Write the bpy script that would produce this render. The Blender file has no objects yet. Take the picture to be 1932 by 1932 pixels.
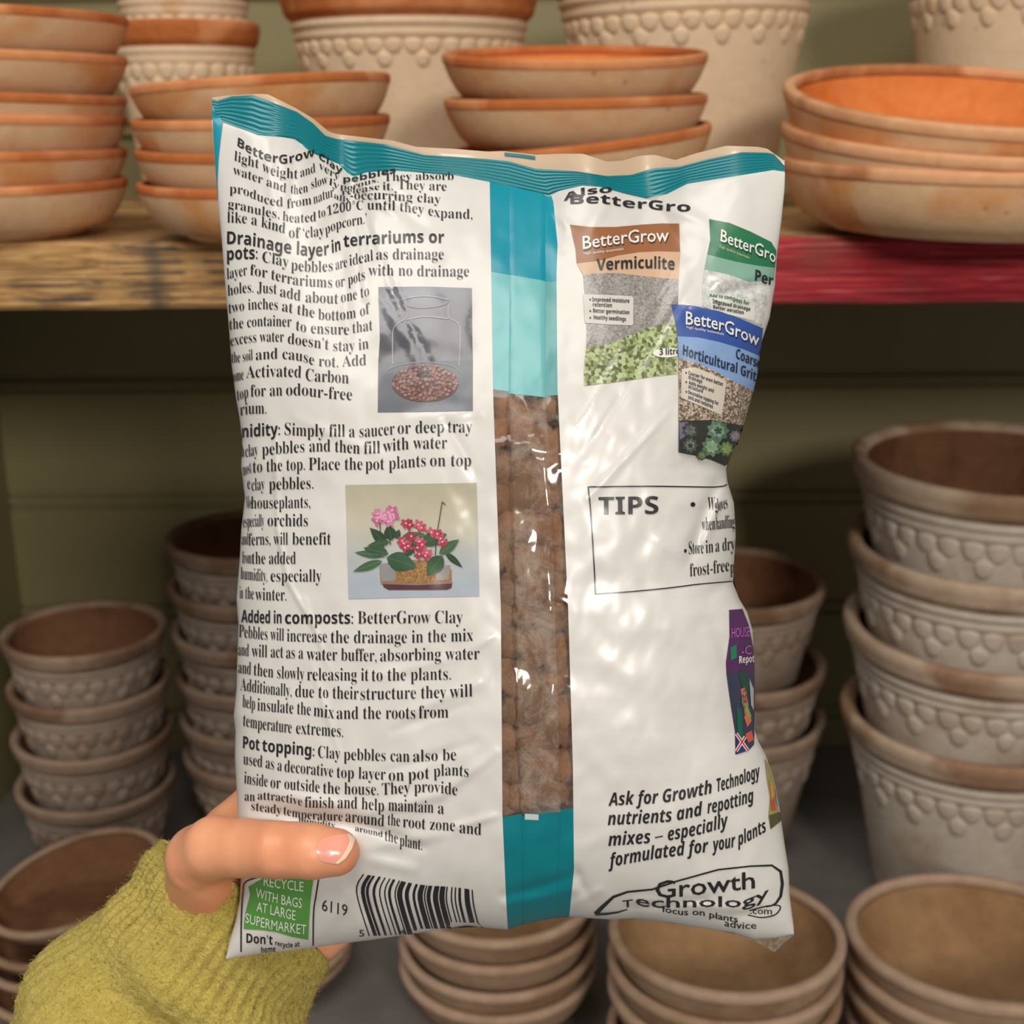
import bpy, bmesh, math, random
import numpy as np
from mathutils import Vector, Matrix, noise
from mathutils.bvhtree import BVHTree
random.seed(7)
SC = bpy.context.scene
COL = SC.collection
PI = math.pi

# ------------------------------------------------------------------ camera, world, lights, exposure
F = 2500.0                       # focal length in pixels of the 1932 x 1932 frame
PITCH = math.radians(16.6); ROLL = math.radians(0.4)
CAM = Vector((0, 0, 1.5))
_R0 = Vector((1, 0, 0)); _U0 = Vector((0, math.sin(PITCH), math.cos(PITCH))); FWD = Vector((0, math.cos(PITCH), -math.sin(PITCH)))
RGT = _R0 * math.cos(ROLL) - _U0 * math.sin(ROLL)
UPV = _U0 * math.cos(ROLL) + _R0 * math.sin(ROLL)
cd = bpy.data.cameras.new('camera'); cam = bpy.data.objects.new('camera', cd); COL.objects.link(cam)
cam.matrix_world = Matrix(((RGT.x, UPV.x, -FWD.x, CAM.x), (RGT.y, UPV.y, -FWD.y, CAM.y), (RGT.z, UPV.z, -FWD.z, CAM.z), (0, 0, 0, 1)))
cd.sensor_width = 36; cd.lens = 36 * F / 1932; cd.clip_start = 0.01
cd.dof.use_dof = True; cd.dof.focus_distance = 0.43; cd.dof.aperture_fstop = 15.0
SC.camera = cam
SC.view_settings.view_transform = 'Standard'; SC.view_settings.look = 'None'
SC.view_settings.gamma = 1; SC.view_settings.use_curve_mapping = False
SC.view_settings.exposure = 0.17
W = bpy.data.worlds.new('shop'); SC.world = W; W.use_nodes = True
W.node_tree.nodes['Background'].inputs[0].default_value = (1.0, 0.96, 0.90, 1)
W.node_tree.nodes['Background'].inputs[1].default_value = 0.15
def area(name, loc, target, size, power, color):
    l = bpy.data.lights.new(name, 'AREA'); l.shape = 'RECTANGLE'; l.size = size[0]; l.size_y = size[1]; l.energy = power; l.color = color
    o = bpy.data.objects.new(name, l); COL.objects.link(o); o.location = loc
    o.rotation_euler = (Vector(target) - Vector(loc)).to_track_quat('-Z', 'Y').to_euler()
    return o
area('shop_spot_lamp', (0.95, -2.3, 2.55), (0, 1.0, 1.2), (0.5, 0.5), 46, (1.0, 0.93, 0.84))
area('shop_ceiling_lamp', (-0.5, -0.55, 3.1), (-0.1, 0.6, 1.2), (1.9, 0.9), 30, (1.0, 0.96, 0.90))

def PD(px, py, d):
    return CAM + (FWD + RGT * ((px - 966) / F) + UPV * ((966 - py) / F)) * d
def PY(px, py, Y):
    r = FWD + RGT * ((px - 966) / F) + UPV * ((966 - py) / F)
    return CAM + r * (Y / r.y)
def depth_of(p):
    return (p - CAM).dot(FWD)

# ------------------------------------------------------------------ material helpers
def srgb(r, g, b):
    f = lambda c: (c / 255 / 12.92) if c / 255 <= 0.04045 else ((c / 255 + 0.055) / 1.055) ** 2.4
    return (f(r), f(g), f(b), 1.0)
class NT:
    def __init__(s, name):
        s.m = bpy.data.materials.new(name); s.m.use_nodes = True; s.t = s.m.node_tree
        s.b = s.t.nodes['Principled BSDF']; s.out = s.t.nodes['Material Output']
    def n(s, typ, **kw):
        x = s.t.nodes.new(typ)
        for k, v in kw.items():
            if k.startswith('i_'):
                x.inputs[k[2:].replace('_', ' ')].default_value = v
            else: setattr(x, k, v)
        return x
    def l(s, a, b): s.t.links.new(a, b)
    def coord(s, scale=1.0, rnd=False, vec=(1, 1, 1)):
        c = s.n('ShaderNodeTexCoord'); mp = s.n('ShaderNodeMapping'); mp.inputs['Scale'].default_value = [scale * v for v in vec]
        s.l(c.outputs['Object'], mp.inputs['Vector'])
        if rnd:
            oi = s.n('ShaderNodeObjectInfo'); mu = s.n('ShaderNodeMath', operation='MULTIPLY'); mu.inputs[1].default_value = 40
            s.l(oi.outputs['Random'], mu.inputs[0]); s.l(mu.outputs[0], mp.inputs['Location'])
        return mp.outputs['Vector']
    def noise(s, vec, scale, detail=4, rough=0.55, dist=0.0):
        x = s.n('ShaderNodeTexNoise'); s.l(vec, x.inputs['Vector'])
        x.inputs['Scale'].default_value = scale; x.inputs['Detail'].default_value = detail; x.inputs['Roughness'].default_value = rough; x.inputs['Distortion'].default_value = dist
        return x.outputs['Fac']
    def ramp(s, fac, stops):
        x = s.n('ShaderNodeValToRGB'); s.l(fac, x.inputs['Fac']); e = x.color_ramp.elements
        while len(e) < len(stops): e.new(0.5)
        for el, (p, c) in zip(e, stops): el.position = p; el.color = c if len(c) == 4 else (*c, 1)
        return x.outputs['Color']
    def mix(s, fac, a, b, mode='MIX'):
        x = s.n('ShaderNodeMix', data_type='RGBA', blend_type=mode)
        for sock, v in ((x.inputs[0], fac), (x.inputs[6], a), (x.inputs[7], b)):
            if hasattr(v, 'node'): s.l(v, sock)
            else: sock.default_value = v
        return x.outputs[2]
    def bump(s, h, strength=0.3, dist=0.002, prev=None):
        x = s.n('ShaderNodeBump'); s.l(h, x.inputs['Height']); x.inputs['Strength'].default_value = strength; x.inputs['Distance'].default_value = dist
        if prev is not None: s.l(prev, x.inputs['Normal'])
        s.l(x.outputs['Normal'], s.b.inputs['Normal']); return x.outputs['Normal']
    def set(s, **kw):
        for k, v in kw.items(): s.b.inputs[k.replace('_', ' ')].default_value = v
    def base(s, c): s.l(c, s.b.inputs['Base Color'])
BW = ((0, 0, 0), (1, 1, 1))

def clay(name, pale, orange, amount, pits=0.25, rough=0.92):
    """lime-washed fired clay: pale wash with bare clay showing through in patches, small pits"""
    n = NT(name); v = n.coord(1, True)
    big = n.noise(v, 11, 3, 0.5, 0.4); fine = n.noise(v, 90, 5, 0.6)
    mk = n.ramp(big, [(amount - 0.05, BW[1]), (amount + 0.05, BW[0])])
    c = n.mix(mk, pale, orange)
    c = n.mix(0.22, c, n.ramp(fine, [(0.3, (0.25, 0.2, 0.17)), (0.7, (1, 0.95, 0.9))]), 'SOFT_LIGHT')
    vo = n.n('ShaderNodeTexVoronoi'); n.l(v, vo.inputs['Vector']); vo.inputs['Scale'].default_value = 75
    pit = n.ramp(vo.outputs['Distance'], [(0.09, BW[1]), (0.16, BW[0])])
    gate = n.ramp(n.noise(v, 30, 1), [(0.52, BW[0]), (0.58, BW[1])])
    pm = n.mix(1.0, pit, gate, 'MULTIPLY')
    k = n.n('ShaderNodeMath', operation='MULTIPLY'); n.l(pm, k.inputs[0]); k.inputs[1].default_value = pits * 2
    c = n.mix(k.outputs[0], c, (pale[0] * 0.45, pale[1] * 0.35, pale[2] * 0.3, 1))
    n.base(c); n.set(Roughness=rough)
    n.b.inputs['Specular IOR Level'].default_value = 0.2
    n.bump(fine, 0.25, 0.0015)
    return n.m
M = {}
M['wash'] = clay('pale_washed_clay', srgb(216, 176, 136), srgb(210, 148, 96), 0.43)
M['wash_pot'] = clay('pale_pot_clay', srgb(220, 194, 162), srgb(208, 168, 128), 0.34)
M['rim'] = clay('bare_orange_clay', srgb(206, 138, 90), srgb(180, 104, 56), 0.52, 0.1)
M['rim_tan'] = clay('tan_rim_clay', srgb(214, 160, 118), srgb(176, 118, 76), 0.42, 0.1)
M['inside'] = clay('orange_inside_clay', srgb(206, 116, 56), srgb(212, 126, 68), 0.5, 0.05)
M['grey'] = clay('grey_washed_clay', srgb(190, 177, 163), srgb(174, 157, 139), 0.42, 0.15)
M['shaded_taupe'] = clay('shaded_taupe_clay', srgb(150, 134, 120), srgb(136, 117, 101), 0.42, 0.15)  # browner clay, with part of these stacks' shade mixed into the colour
M['shaded_taupe_rim'] = clay('shaded_taupe_rim_clay', srgb(142, 120, 102), srgb(116, 90, 70), 0.47, 0.1)  # rim darkened along with the body, shade included in the colour
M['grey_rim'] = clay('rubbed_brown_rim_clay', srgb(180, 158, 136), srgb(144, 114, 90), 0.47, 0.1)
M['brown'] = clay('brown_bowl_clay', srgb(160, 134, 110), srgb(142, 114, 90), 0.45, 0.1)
M['shaded_brown_in'] = clay('shaded_brown_inside_clay', srgb(118, 82, 58), srgb(100, 66, 44), 0.45, 0.08)  # brown deepened to paint in the shade inside the pots
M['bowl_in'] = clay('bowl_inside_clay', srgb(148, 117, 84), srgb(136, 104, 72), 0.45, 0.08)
M['bowl_rim'] = clay('bowl_rim_clay', srgb(172, 146, 124), srgb(156, 127, 102), 0.45, 0.08)

def wood_mat():
    n = NT('weathered_board'); v = n.coord(1)
    g = n.n('ShaderNodeMapping'); n.l(v, g.inputs['Vector']); g.inputs['Scale'].default_value = (6, 34, 60)
    grain = n.noise(g.outputs[0], 2.3, 6, 0.66, 1.6)
    g2 = n.n('ShaderNodeMapping'); n.l(v, g2.inputs['Vector']); g2.inputs['Scale'].default_value = (3, 50, 110)
    streak = n.noise(g2.outputs[0], 3.0, 6, 0.66, 1.2)
    pale = n.ramp(grain, [(0.3, srgb(120, 94, 62)), (0.44, srgb(186, 142, 90)), (0.56, srgb(218, 172, 112)), (0.75, srgb(228, 188, 132))])
    dk = n.ramp(streak, [(0.42, BW[1]), (0.52, BW[0])])
    cr = n.noise(v, 16, 3, 0.6); gate = n.ramp(cr, [(0.40, BW[0]), (0.52, BW[1])])
    pale = n.mix(n.mix(1.0, dk, gate, 'MULTIPLY'), pale, srgb(70, 70, 68))
    # a cross-cut dark mark near the left
    sx = n.n('ShaderNodeSeparateXYZ'); n.l(v, sx.inputs[0])
    wob = n.n('ShaderNodeMath', operation='MULTIPLY_ADD'); n.l(cr, wob.inputs[0]); wob.inputs[1].default_value = 0.03; n.l(sx.outputs['X'], wob.inputs[2])
    ab = n.n('ShaderNodeMath', operation='SUBTRACT'); n.l(wob.outputs[0], ab.inputs[0]); ab.inputs[1].default_value = -0.213
    aa = n.n('ShaderNodeMath', operation='ABSOLUTE'); n.l(ab.outputs[0], aa.inputs[0])
    mk = n.ramp(aa.outputs[0], [(0.002, (0.75, 0.75, 0.75)), (0.009, BW[0])])
    pale = n.mix(mk, pale, srgb(92, 84, 74))
    red = n.ramp(streak, [(0.3, srgb(96, 38, 40)), (0.45, srgb(164, 42, 52)), (0.56, srgb(200, 64, 72)), (0.68, srgb(222, 128, 124))])
    red = n.mix(n.ramp(cr, [(0.5, BW[0]), (0.72, (0.6, 0.6, 0.6))]), red, srgb(132, 80, 66))
    xr = n.ramp(wob.outputs[0], [(0.05, BW[0]), (0.055, BW[1])])
    ge = n.n('ShaderNodeNewGeometry'); sn = n.n('ShaderNodeSeparateXYZ'); n.l(ge.outputs['True Normal'], sn.inputs[0])
    fr = n.n('ShaderNodeMath', operation='LESS_THAN'); n.l(sn.outputs['Y'], fr.inputs[0]); fr.inputs[1].default_value = -0.35
    c = n.mix(n.mix(1.0, xr, fr.outputs[0], 'MULTIPLY'), pale, red)
    n.base(c); n.set(Roughness=0.8); n.b.inputs['Specular IOR Level'].default_value = 0.25
    n.bump(streak, 0.8, 0.004)
    return n.m
M['wood'] = wood_mat()
def paint(name, col, var=0.12, rough=0.6, scale=6):
    n = NT(name); v = n.coord(1)
    c = n.mix(var, col, n.ramp(n.noise(v, scale, 4), [(0.3, (0.2, 0.2, 0.2)), (0.7, (0.9, 0.9, 0.9))]), 'SOFT_LIGHT')
    n.base(c); n.set(Roughness=rough); return n.m
M['olive'] = paint('olive_painted_boards', srgb(134, 124, 86), 0.15, 0.6)
M['grey_shelf'] = paint('grey_shelf_laminate', srgb(112, 106, 102), 0.35, 0.7, 12)

def film(name, col, rough=0.34, spec=0.45, bump=0.085, haze=0.0):
    """printed plastic film: glossy with fine crinkles"""
    n = NT(name); v = n.coord(1)
    n.set(Base_Color=col, Roughness=rough); n.b.inputs['Specular IOR Level'].default_value = spec
    n.b.inputs['Coat Weight'].default_value = 0.14; n.b.inputs['Coat Roughness'].default_value = 0.16
    a = n.noise(v, 30, 2, 0.45, 0.9)
    n.bump(a, bump, 0.006)
    n.l(n.b.inputs['Normal'].links[0].from_socket, n.b.inputs['Coat Normal'])
    return n.m
M['white'] = film('white_plastic_film', srgb(210, 207, 202))
M['teal'] = film('teal_plastic_film', srgb(0, 118, 128))
M['teal_bright'] = film('bright_teal_film', srgb(16, 138, 158))
M['aqua'] = film('pale_aqua_film', srgb(108, 176, 178))
M['aqua_deep'] = film('grey_aqua_film', srgb(86, 152, 154))
M['film_edge'] = film('cream_film_edge', srgb(196, 172, 144), 0.4)
M['back'] = film('white_back_film', srgb(210, 207, 202))
_ink = {}
def ink(r, g, b, rough=0.34):
    k = (r, g, b)
    if k not in _ink: _ink[k] = film('ink_%d_%d_%d' % k, srgb(*[q * (.92 if min(k) > 60 else .96) for q in k]), rough)
    return _ink[k]
def grain_ink(name, c0, c1, scale, c2=None, kind='noise'):
    n = NT(name); v = n.coord(1)
    if kind == 'noise': f = n.noise(v, scale, 5, 0.75)
    else:
        vo = n.n('ShaderNodeTexVoronoi'); n.l(v, vo.inputs['Vector']); vo.inputs['Scale'].default_value = scale; f = vo.outputs['Color']
        bw = n.n('ShaderNodeRGBToBW'); n.l(f, bw.inputs[0]); f = bw.outputs[0]
    st = [(0.3, c0), (0.7, c1)] if c2 is None else [(0.28, c0), (0.5, c2), (0.72, c1)]
    n.base(n.ramp(f, st)); n.set(Roughness=0.25); n.b.inputs['Coat Weight'].default_value = 0.3; n.b.inputs['Coat Roughness'].default_value = 0.06
    n.bump(n.noise(v, 30, 2, 0.45, 0.9), 0.085, 0.006)
    return n.m
def clear_film(name, haze, tint):
    n = NT(name); v = n.coord(1); n.t.nodes.remove(n.b)
    tr = n.n('ShaderNodeBsdfTransparent'); tr.inputs[0].default_value = tint
    gl = n.n('ShaderNodeBsdfGlossy'); gl.inputs['Roughness'].default_value = 0.08; gl.inputs['Color'].default_value = (1, 1, 1, 1)
    df = n.n('ShaderNodeBsdfDiffuse'); df.inputs['Color'].default_value = srgb(214, 196, 180)
    bm = n.n('ShaderNodeBump'); bm.inputs['Strength'].default_value = 0.35; bm.inputs['Distance'].default_value = 0.004
    n.l(n.noise(v, 45, 2, 0.45, 1.0), bm.inputs['Height']); n.l(bm.outputs[0], gl.inputs['Normal'])
    hz = n.ramp(n.noise(v, 110, 8, 0.8, 0.4), [(0.42, (haze * 0.3,) * 3), (0.72, (min(1, haze * 2.2),) * 3)])
    m1 = n.n('ShaderNodeMixShader'); n.l(hz, m1.inputs[0]); n.l(tr.outputs[0], m1.inputs[1]); n.l(df.outputs[0], m1.inputs[2])
    fr = n.n('ShaderNodeFresnel'); fr.inputs['IOR'].default_value = 1.5; n.l(bm.outputs[0], fr.inputs['Normal'])
    m2 = n.n('ShaderNodeMixShader'); n.l(fr.outputs[0], m2.inputs[0]); n.l(m1.outputs[0], m2.inputs[1]); n.l(gl.outputs[0], m2.inputs[2])
    n.l(m2.outputs[0], n.out.inputs['Surface'])
    return n.m
M['clear'] = clear_film('clear_dusty_film', 0.12, (0.93, 0.9, 0.86, 1))
M['clear_seam'] = clear_film('clear_seam_film', 0.22, (0.92, 0.89, 0.85, 1))
M['clear_tuft'] = clear_film('clear_green_tinted_film', 0.42, (0.8, 0.86, 0.8, 1))
def pebble_mat():
    n = NT('fired_clay_pebble'); v = n.coord(1, True); oi = n.n('ShaderNodeObjectInfo')
    c = n.ramp(n.noise(v, 230, 6, 0.7), [(0.3, srgb(104, 74, 54)), (0.46, srgb(206, 160, 120)), (0.7, srgb(240, 204, 166))])
    t = n.ramp(oi.outputs['Random'], [(0.0, srgb(150, 124, 108)), (0.5, srgb(225, 200, 176)), (1.0, srgb(236, 186, 140))])
    n.base(n.mix(0.55, c, t, 'MULTIPLY')); n.set(Roughness=0.85)
    n.bump(n.noise(v, 500, 4, 0.7), 0.6, 0.001); return n.m
M['pebble'] = pebble_mat()
def skin_mat():
    n = NT('skin'); v = n.coord(1)
    c = n.ramp(n.noise(v, 26, 4, 0.55), [(0.3, srgb(222, 146, 108)), (0.7, srgb(238, 172, 130))])
    n.base(c); n.set(Roughness=0.42)
    n.b.inputs['Subsurface Weight'].default_value = 0.25; n.b.inputs['Subsurface Radius'].default_value = (1, 0.35, 0.2); n.b.inputs['Subsurface Scale'].default_value = 0.004
    w = n.noise(n.coord(1, False, (1.0, 0.45, 0.45)), 420, 3, 0.6)
    n.bump(w, 0.12, 0.0008); return n.m
M['skin'] = skin_mat()
M['nail'] = NT('nail'); M['nail'].set(Base_Color=srgb(236, 160, 140), Roughness=0.22); M['nail'] = M['nail'].m
M['nail_tip'] = NT('nail_edge'); M['nail_tip'].set(Base_Color=srgb(242, 214, 186), Roughness=0.25); M['nail_tip'] = M['nail_tip'].m
def wool_mat():
    n = NT('yellow_green_wool'); v = n.coord(1)
    f = n.noise(v, 900, 3, 0.7); g = n.noise(v, 160, 4, 0.6)
    c = n.mix(0.5, n.ramp(g, [(0.3, srgb(174, 154, 66)), (0.7, srgb(204, 184, 96))]), n.ramp(f, [(0.3, srgb(152, 133, 52)), (0.7, srgb(218, 198, 116))]))
    n.base(c); n.set(Roughness=0.95); n.b.inputs['Specular IOR Level'].default_value = 0.1
    n.b.inputs['Sheen Weight'].default_value = 0.5; n.b.inputs['Sheen Tint'].default_value = srgb(214, 204, 140)
    n.bump(f, 0.8, 0.002); return n.m
M['wool'] = wool_mat()

# ------------------------------------------------------------------ object helpers
def tag(o, label=None, cat=None, group=None, kind=None):
    for k, v in (('label', label), ('category', cat), ('group', group), ('kind', kind)):
        if v: o[k] = v
    return o
def empty(name, loc):
    o = bpy.data.objects.new(name, None); COL.objects.link(o); o.location = loc; o.empty_display_size = 0.02; return o
def mesh(name, verts, faces, mats, parent=None, smooth=True, mi=None, origin=None):
    if origin is not None: verts = [Vector(v) - origin for v in verts]
    me = bpy.data.meshes.new(name); me.from_pydata([tuple(v) for v in verts], [], [tuple(f) for f in faces])
    for m in (mats if isinstance(mats, (list, tuple)) else [mats]): me.materials.append(m)
    if mi is not None: me.polygons.foreach_set('material_index', mi)
    if smooth: me.polygons.foreach_set('use_smooth', [True] * len(me.polygons))
    me.update()
    o = bpy.data.objects.new(name, me); COL.objects.link(o)
    if parent: o.parent = parent
    elif origin is not None: o.location = origin
    return o
def lathe(prof, n=72, wob=0.0):
    vs, fs = [], []
    for i, (r, z) in enumerate(prof):
        for k in range(n):
            a = 2 * PI * k / n; vs.append((r * math.cos(a), r * math.sin(a), z))
    for i in range(len(prof) - 1):
        for k in range(n):
            a, b = i * n + k, i * n + (k + 1) % n
            fs.append((a, b, b + n, a + n))
    return vs, fs
def box(x0, x1, y0, y1, z0, z1):
    v = [(x, y, z) for x in (x0, x1) for y in (y0, y1) for z in (z0, z1)]
    f = [(0, 1, 3, 2), (4, 6, 7, 5), (0, 4, 5, 1), (2, 3, 7, 6), (0, 2, 6, 4), (1, 5, 7, 3)]
    return v, f
def rounded(pts, it=1):
    for _ in range(it):
        q = [pts[0]]
        for a, b in zip(pts[:-1], pts[1:]):
            q += [(a[0] * .75 + b[0] * .25, a[1] * .75 + b[1] * .25), (a[0] * .25 + b[0] * .75, a[1] * .25 + b[1] * .75)]
        q.append(pts[-1]); pts = q
    return pts

# ------------------------------------------------------------------ setting
SHELF_TOP = 1.5 - 0.0761; SHELF_Y = 0.87; SHELF_T = 0.0428; LOW = 1.5 - 0.714; WALL_Y = 1.42
def wall_back():
    g0 = 1.5 - 0.407; sp = 0.1315
    zs = []
    k0 = int(math.floor((0.55 - g0) / sp))
    prof = [(0.0, 0.45)]
    for k in range(k0, 8):
        z = g0 + k * sp
        if z < 0.5: continue
        prof += [(0.0, z - 0.010), (0.0045, z - 0.0085), (0.0045, z - 0.005), (-0.001, z - 0.003), (-0.0016, z), (-0.001, z + 0.003), (0.0045, z + 0.005), (0.0045, z + 0.0085), (0.0, z + 0.010)]
    prof.append((0.0, 2.3))
    vs, fs = [], []
    for d, z in prof: vs += [(-0.56, WALL_Y + d, z), (1.3, WALL_Y + d, z)]
    for i in range(len(prof) - 1): fs.append((2 * i, 2 * i + 1, 2 * i + 3, 2 * i + 2))
    b = len(vs); vs += [(-0.56, WALL_Y + .05, .45), (1.3, WALL_Y + .05, .45), (-0.56, WALL_Y + .05, 2.3), (1.3, WALL_Y + .05, 2.3)]
    e = 2 * (len(prof) - 1)
    fs += [(b, b + 2, b + 3, b + 1), (0, b, b + 1, 1), (e, e + 1, b + 3, b + 2)]
    return tag(mesh('wall_back', vs, fs, M['olive'], smooth=False), kind='structure')
wall_back()
v, f = box(-0.62, -0.56, 1.05, WALL_Y + .05, 0.45, 2.3); tag(mesh('wall_left', v, f, M['olive'], smooth=False), kind='structure')

def board(name, x0, x1, y0, y1, z0, z1, mat, nx=160, rough=0.0012):
    """plank with softly worn, slightly uneven edges"""
    sec = [(y0 + .003, z0), (y0, z0 + .003)] + [(y0, z0 + (z1 - z0) * t) for t in (.2, .35, .5, .65, .8)] + [(y0, z1 - .003), (y0 + .003, z1), ((y0 + y1) / 2, z1), (y1, z1), (y1, z0), ((y0 + y1) / 2, z0)]
    vs, fs = [], []
    for i in range(nx + 1):
        x = x0 + (x1 - x0) * i / nx
        for j, (y, z) in enumerate(sec):
            d = noise.noise(Vector((x * 9, y * 40, z * 60))) * rough if j < 10 else 0
            dz = noise.noise(Vector((x * 14, 7.7, 0 if z < (z0 + z1) / 2 else 5))) * rough if j < 2 or j in (7, 8) else 0
            vs.append((x, y + d, z + dz))
    m = len(sec)
    for i in range(nx):
        for j in range(m):
            a, b = i * m + j, i * m + (j + 1) % m
            fs.append((a, a + m, b + m, b))
    fs += [tuple(range(m)), tuple(nx * m + j for j in reversed(range(m)))]
    o = mesh(name, [Vector(q) - Vector((x0, y0, z0)) for q in vs], fs, mat, smooth=False); o.location = (x0, y0, z0)
    return o
# keep the board's object coordinates equal to world x so that the paint boundary sits behind the bag
sh = board('shelf_board', -0.56, 1.2, SHELF_Y, WALL_Y, SHELF_TOP - SHELF_T, SHELF_TOP, M['wood'])
sh.data.transform(Matrix.Translation((-0.56, 0, 0))); sh.location.x = 0
tag(sh, 'thick weathered wooden shelf board, bare at the left and red painted at the right', 'shelf')
lo = board('shelf_board', -0.56, 1.2, 0.62, WALL_Y, LOW - 0.04, LOW, M['grey_shelf'], 40, 0.0)
tag(lo, 'flat grey lower shelf under the stacks of flower pots', 'shelf')

# ------------------------------------------------------------------ pots and bowls
def pot_profile(H):
    out = [(0.0, 0), (.60, 0), (.635, .012), (.66, .1 * H), (.86, .72 * H), (.875, .775 * H), (.90, .785 * H), (.905, .80 * H), (.895, .815 * H), (.905, .825 * H), (.925, .835 * H), (.925, .85 * H), (.91, .86 * H), (.92, .875 * H)]
    inn = [(.882, .965 * H), (.872, .90 * H), (.84, .78 * H), (.58, .07 * H + .02), (.5, .05 * H + .015), (0, .05 * H + .012)]
    rim = [(.915, .865 * H), (.955, .885 * H), (.975, .90 * H), (.985, .93 * H), (1.0, .955 * H), (1.0, .985 * H), (.985, .998 * H), (.95, 1.0 * H), (.915, .99 * H), (.893, .975 * H), (.88, .955 * H), (.90, .90 * H), (.915, .865 * H)]
    return out, inn, rim
def scallops(R, H, n1, dep):
    vs, fs = [], []
    def tongue(ang, z, w, h, d):
        rr = lambda zz: R * (.66 + (.875 - .66) * min(1, max(0, (zz / H / R if False else zz / (H)) - .1) / .675))
        na, nr = 10, 4
        base = len(vs)
        for j in range(nr + 1):
            t = j / nr * PI / 2
            for i in range(na + 1):
                p = PI + PI * i / na
                u = w * math.cos(p) * math.cos(t); q = h * math.sin(p) * math.cos(t)
                if math.sin(p) > 0: q = 0
                zz = z + q; r = rr(zz) + d * math.sin(t) ** .6 - .0004
                a = ang + u / R
                vs.append((r * math.cos(a), r * math.sin(a), zz))
        for j in range(nr):
            for i in range(na):
                a = base + j * (na + 1) + i
                fs.append((a, a + 1, a + na + 2, a + na + 1))
        # upper half dome so the tongue closes against the moulding
        base2 = len(vs)
        for j in range(nr + 1):
            t = j / nr * PI / 2
            for i in range(na + 1):
                p = PI * i / na
                u = w * math.cos(p) * math.cos(t); q = .45 * h * math.sin(p) * math.cos(t)
                zz = z + q; r = rr(zz) + d * math.sin(t) ** .6 - .0004; a = ang + u / R
                vs.append((r * math.cos(a), r * math.sin(a), zz))
        for j in range(nr):
            for i in range(na):
                a = base2 + j * (na + 1) + i
                fs.append((a, a + 1, a + na + 2, a + na + 1))
    st = 2 * PI / n1
    w = st * R * .47
    z1 = .765 * H - .35 * w
    for k in range(n1): tongue(k * st, z1, w, w * 1.25, w * dep)
    for k in range(n1 // 2): tongue((2 * k + .5) * st, z1 - w * 1.45, w * .92, w * 1.25, w * dep)
    return vs, fs
def scale_prof(p, R): return [(r * R, z) for r, z in p]
def make_pot(name, R, H, body, rim, inside, n1=36, dep=.34):
    o_, i_, r_ = pot_profile(H)
    v1, f1 = lathe(scale_prof(o_, R)); v2, f2 = lathe(scale_prof(i_, R))
    k = len(v1); vs = v1 + v2; fs = f1 + [tuple(a + k for a in q) for q in f2]
    o = mesh(name, vs, fs, [body, inside], mi=[0] * len(f1) + [1] * len(f2))
    v, f = lathe(scale_prof(rounded(r_), R)); mesh('rim', v, f, rim, o)
    v, f = scallops(R, H, n1, dep); mesh('scallop_trim', v, f, body, o)
    o['R'] = R; o['H'] = H; o['base'] = .62
    return o
def make_bowl(name, R, H, base, body, rim, inside, band=.006, wall=.045, curve=0.12, power=1.0, proud=1.0):
    n = 9
    outer = []
    for i in range(n + 1):
        t = i / n
        outer.append((R * (base + (1 - base) * (t ** power + curve * math.sin(PI * t))) , t * (H - band)))
    out = [(0, .0), (outer[0][0] * .93, 0), (outer[0][0] * .985, .001)] + [(r, z + .003 * (1 - i / n)) for i, (r, z) in enumerate(outer)]
    w = R * wall
    inn = [(outer[-1][0] - w, H - band)] + [(outer[i][0] - w, max(.009, outer[i][1])) for i in range(n - 1, 0, -1)] + [(outer[1][0] - w * 1.8, .0065), (outer[0][0] * .5, .006), (0, .006)]
    v1, f1 = lathe(out, 80); v2, f2 = lathe(inn, 80); k = len(v1)
    o = mesh(name, v1 + v2, f1 + [tuple(a + k for a in q) for q in f2], [body, inside], mi=[0] * len(f1) + [1] * len(f2))
    r0 = outer[-1][0]
    rp = [(r0 - .001, H - band - .001), (r0 + .0012 * proud, H - band), (r0 + .002 * proud, H - band * .5), (r0 + .0015 * proud, H - .001), (r0 - .001, H), (r0 - w + .001, H), (r0 - w - .0005, H - .001), (r0 - w - .0003, H - band), (r0 - .001, H - band - .001)]
    v, f = lathe(rounded(rp), 80); mesh('rim', v, f, rim, o)
    o['R'] = R; o['H'] = H; o['base'] = base
    return o
def dup(o):
    c = o.copy(); COL.objects.link(c)
    for ch in o.children:
        d = ch.copy(); COL.objects.link(d); d.parent = c
    return c
_first = set()
def place(proto, cx, cy, Y, tx=0.0, ty=0.0, rz=None, scale=1.0, label=None, cat=None, group=None, base_z=None, rest=None):
    """rim centre seen at pixel cx, cy on the plane at depth Y; tx tips the front down, ty lifts the right side (degrees)"""
    o = proto if proto.name not in _first else dup(proto)
    _first.add(proto.name)
    H = proto['H'] * scale
    rc = PY(cx, cy, Y)
    rz = random.uniform(0, 6.28) if rz is None else rz
    rot = Matrix.Rotation(math.radians(-ty), 4, 'Y') @ Matrix.Rotation(math.radians(tx), 4, 'X')
    loc = rc - (rot @ Vector((0, 0, H)))
    if base_z is not None: rest = base_z
    if rest is not None:
        rb = proto['R'] * scale * proto['base']
        loc.z = rest + rb * math.hypot(math.sin(math.radians(tx)), math.sin(math.radians(ty)))
    o.matrix_world = Matrix.Translation(loc) @ rot @ Matrix.Rotation(rz, 4, 'Z') @ Matrix.Scale(scale, 4)
    tag(o, label, cat, group)
    return o
def finish(proto):
    for k in ('R', 'H', 'base'):
        if k in proto: del proto[k]
ORD = ['topmost', 'second from the top', 'third from the top', 'fourth from the top', 'fifth from the top', 'lowest']
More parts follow.
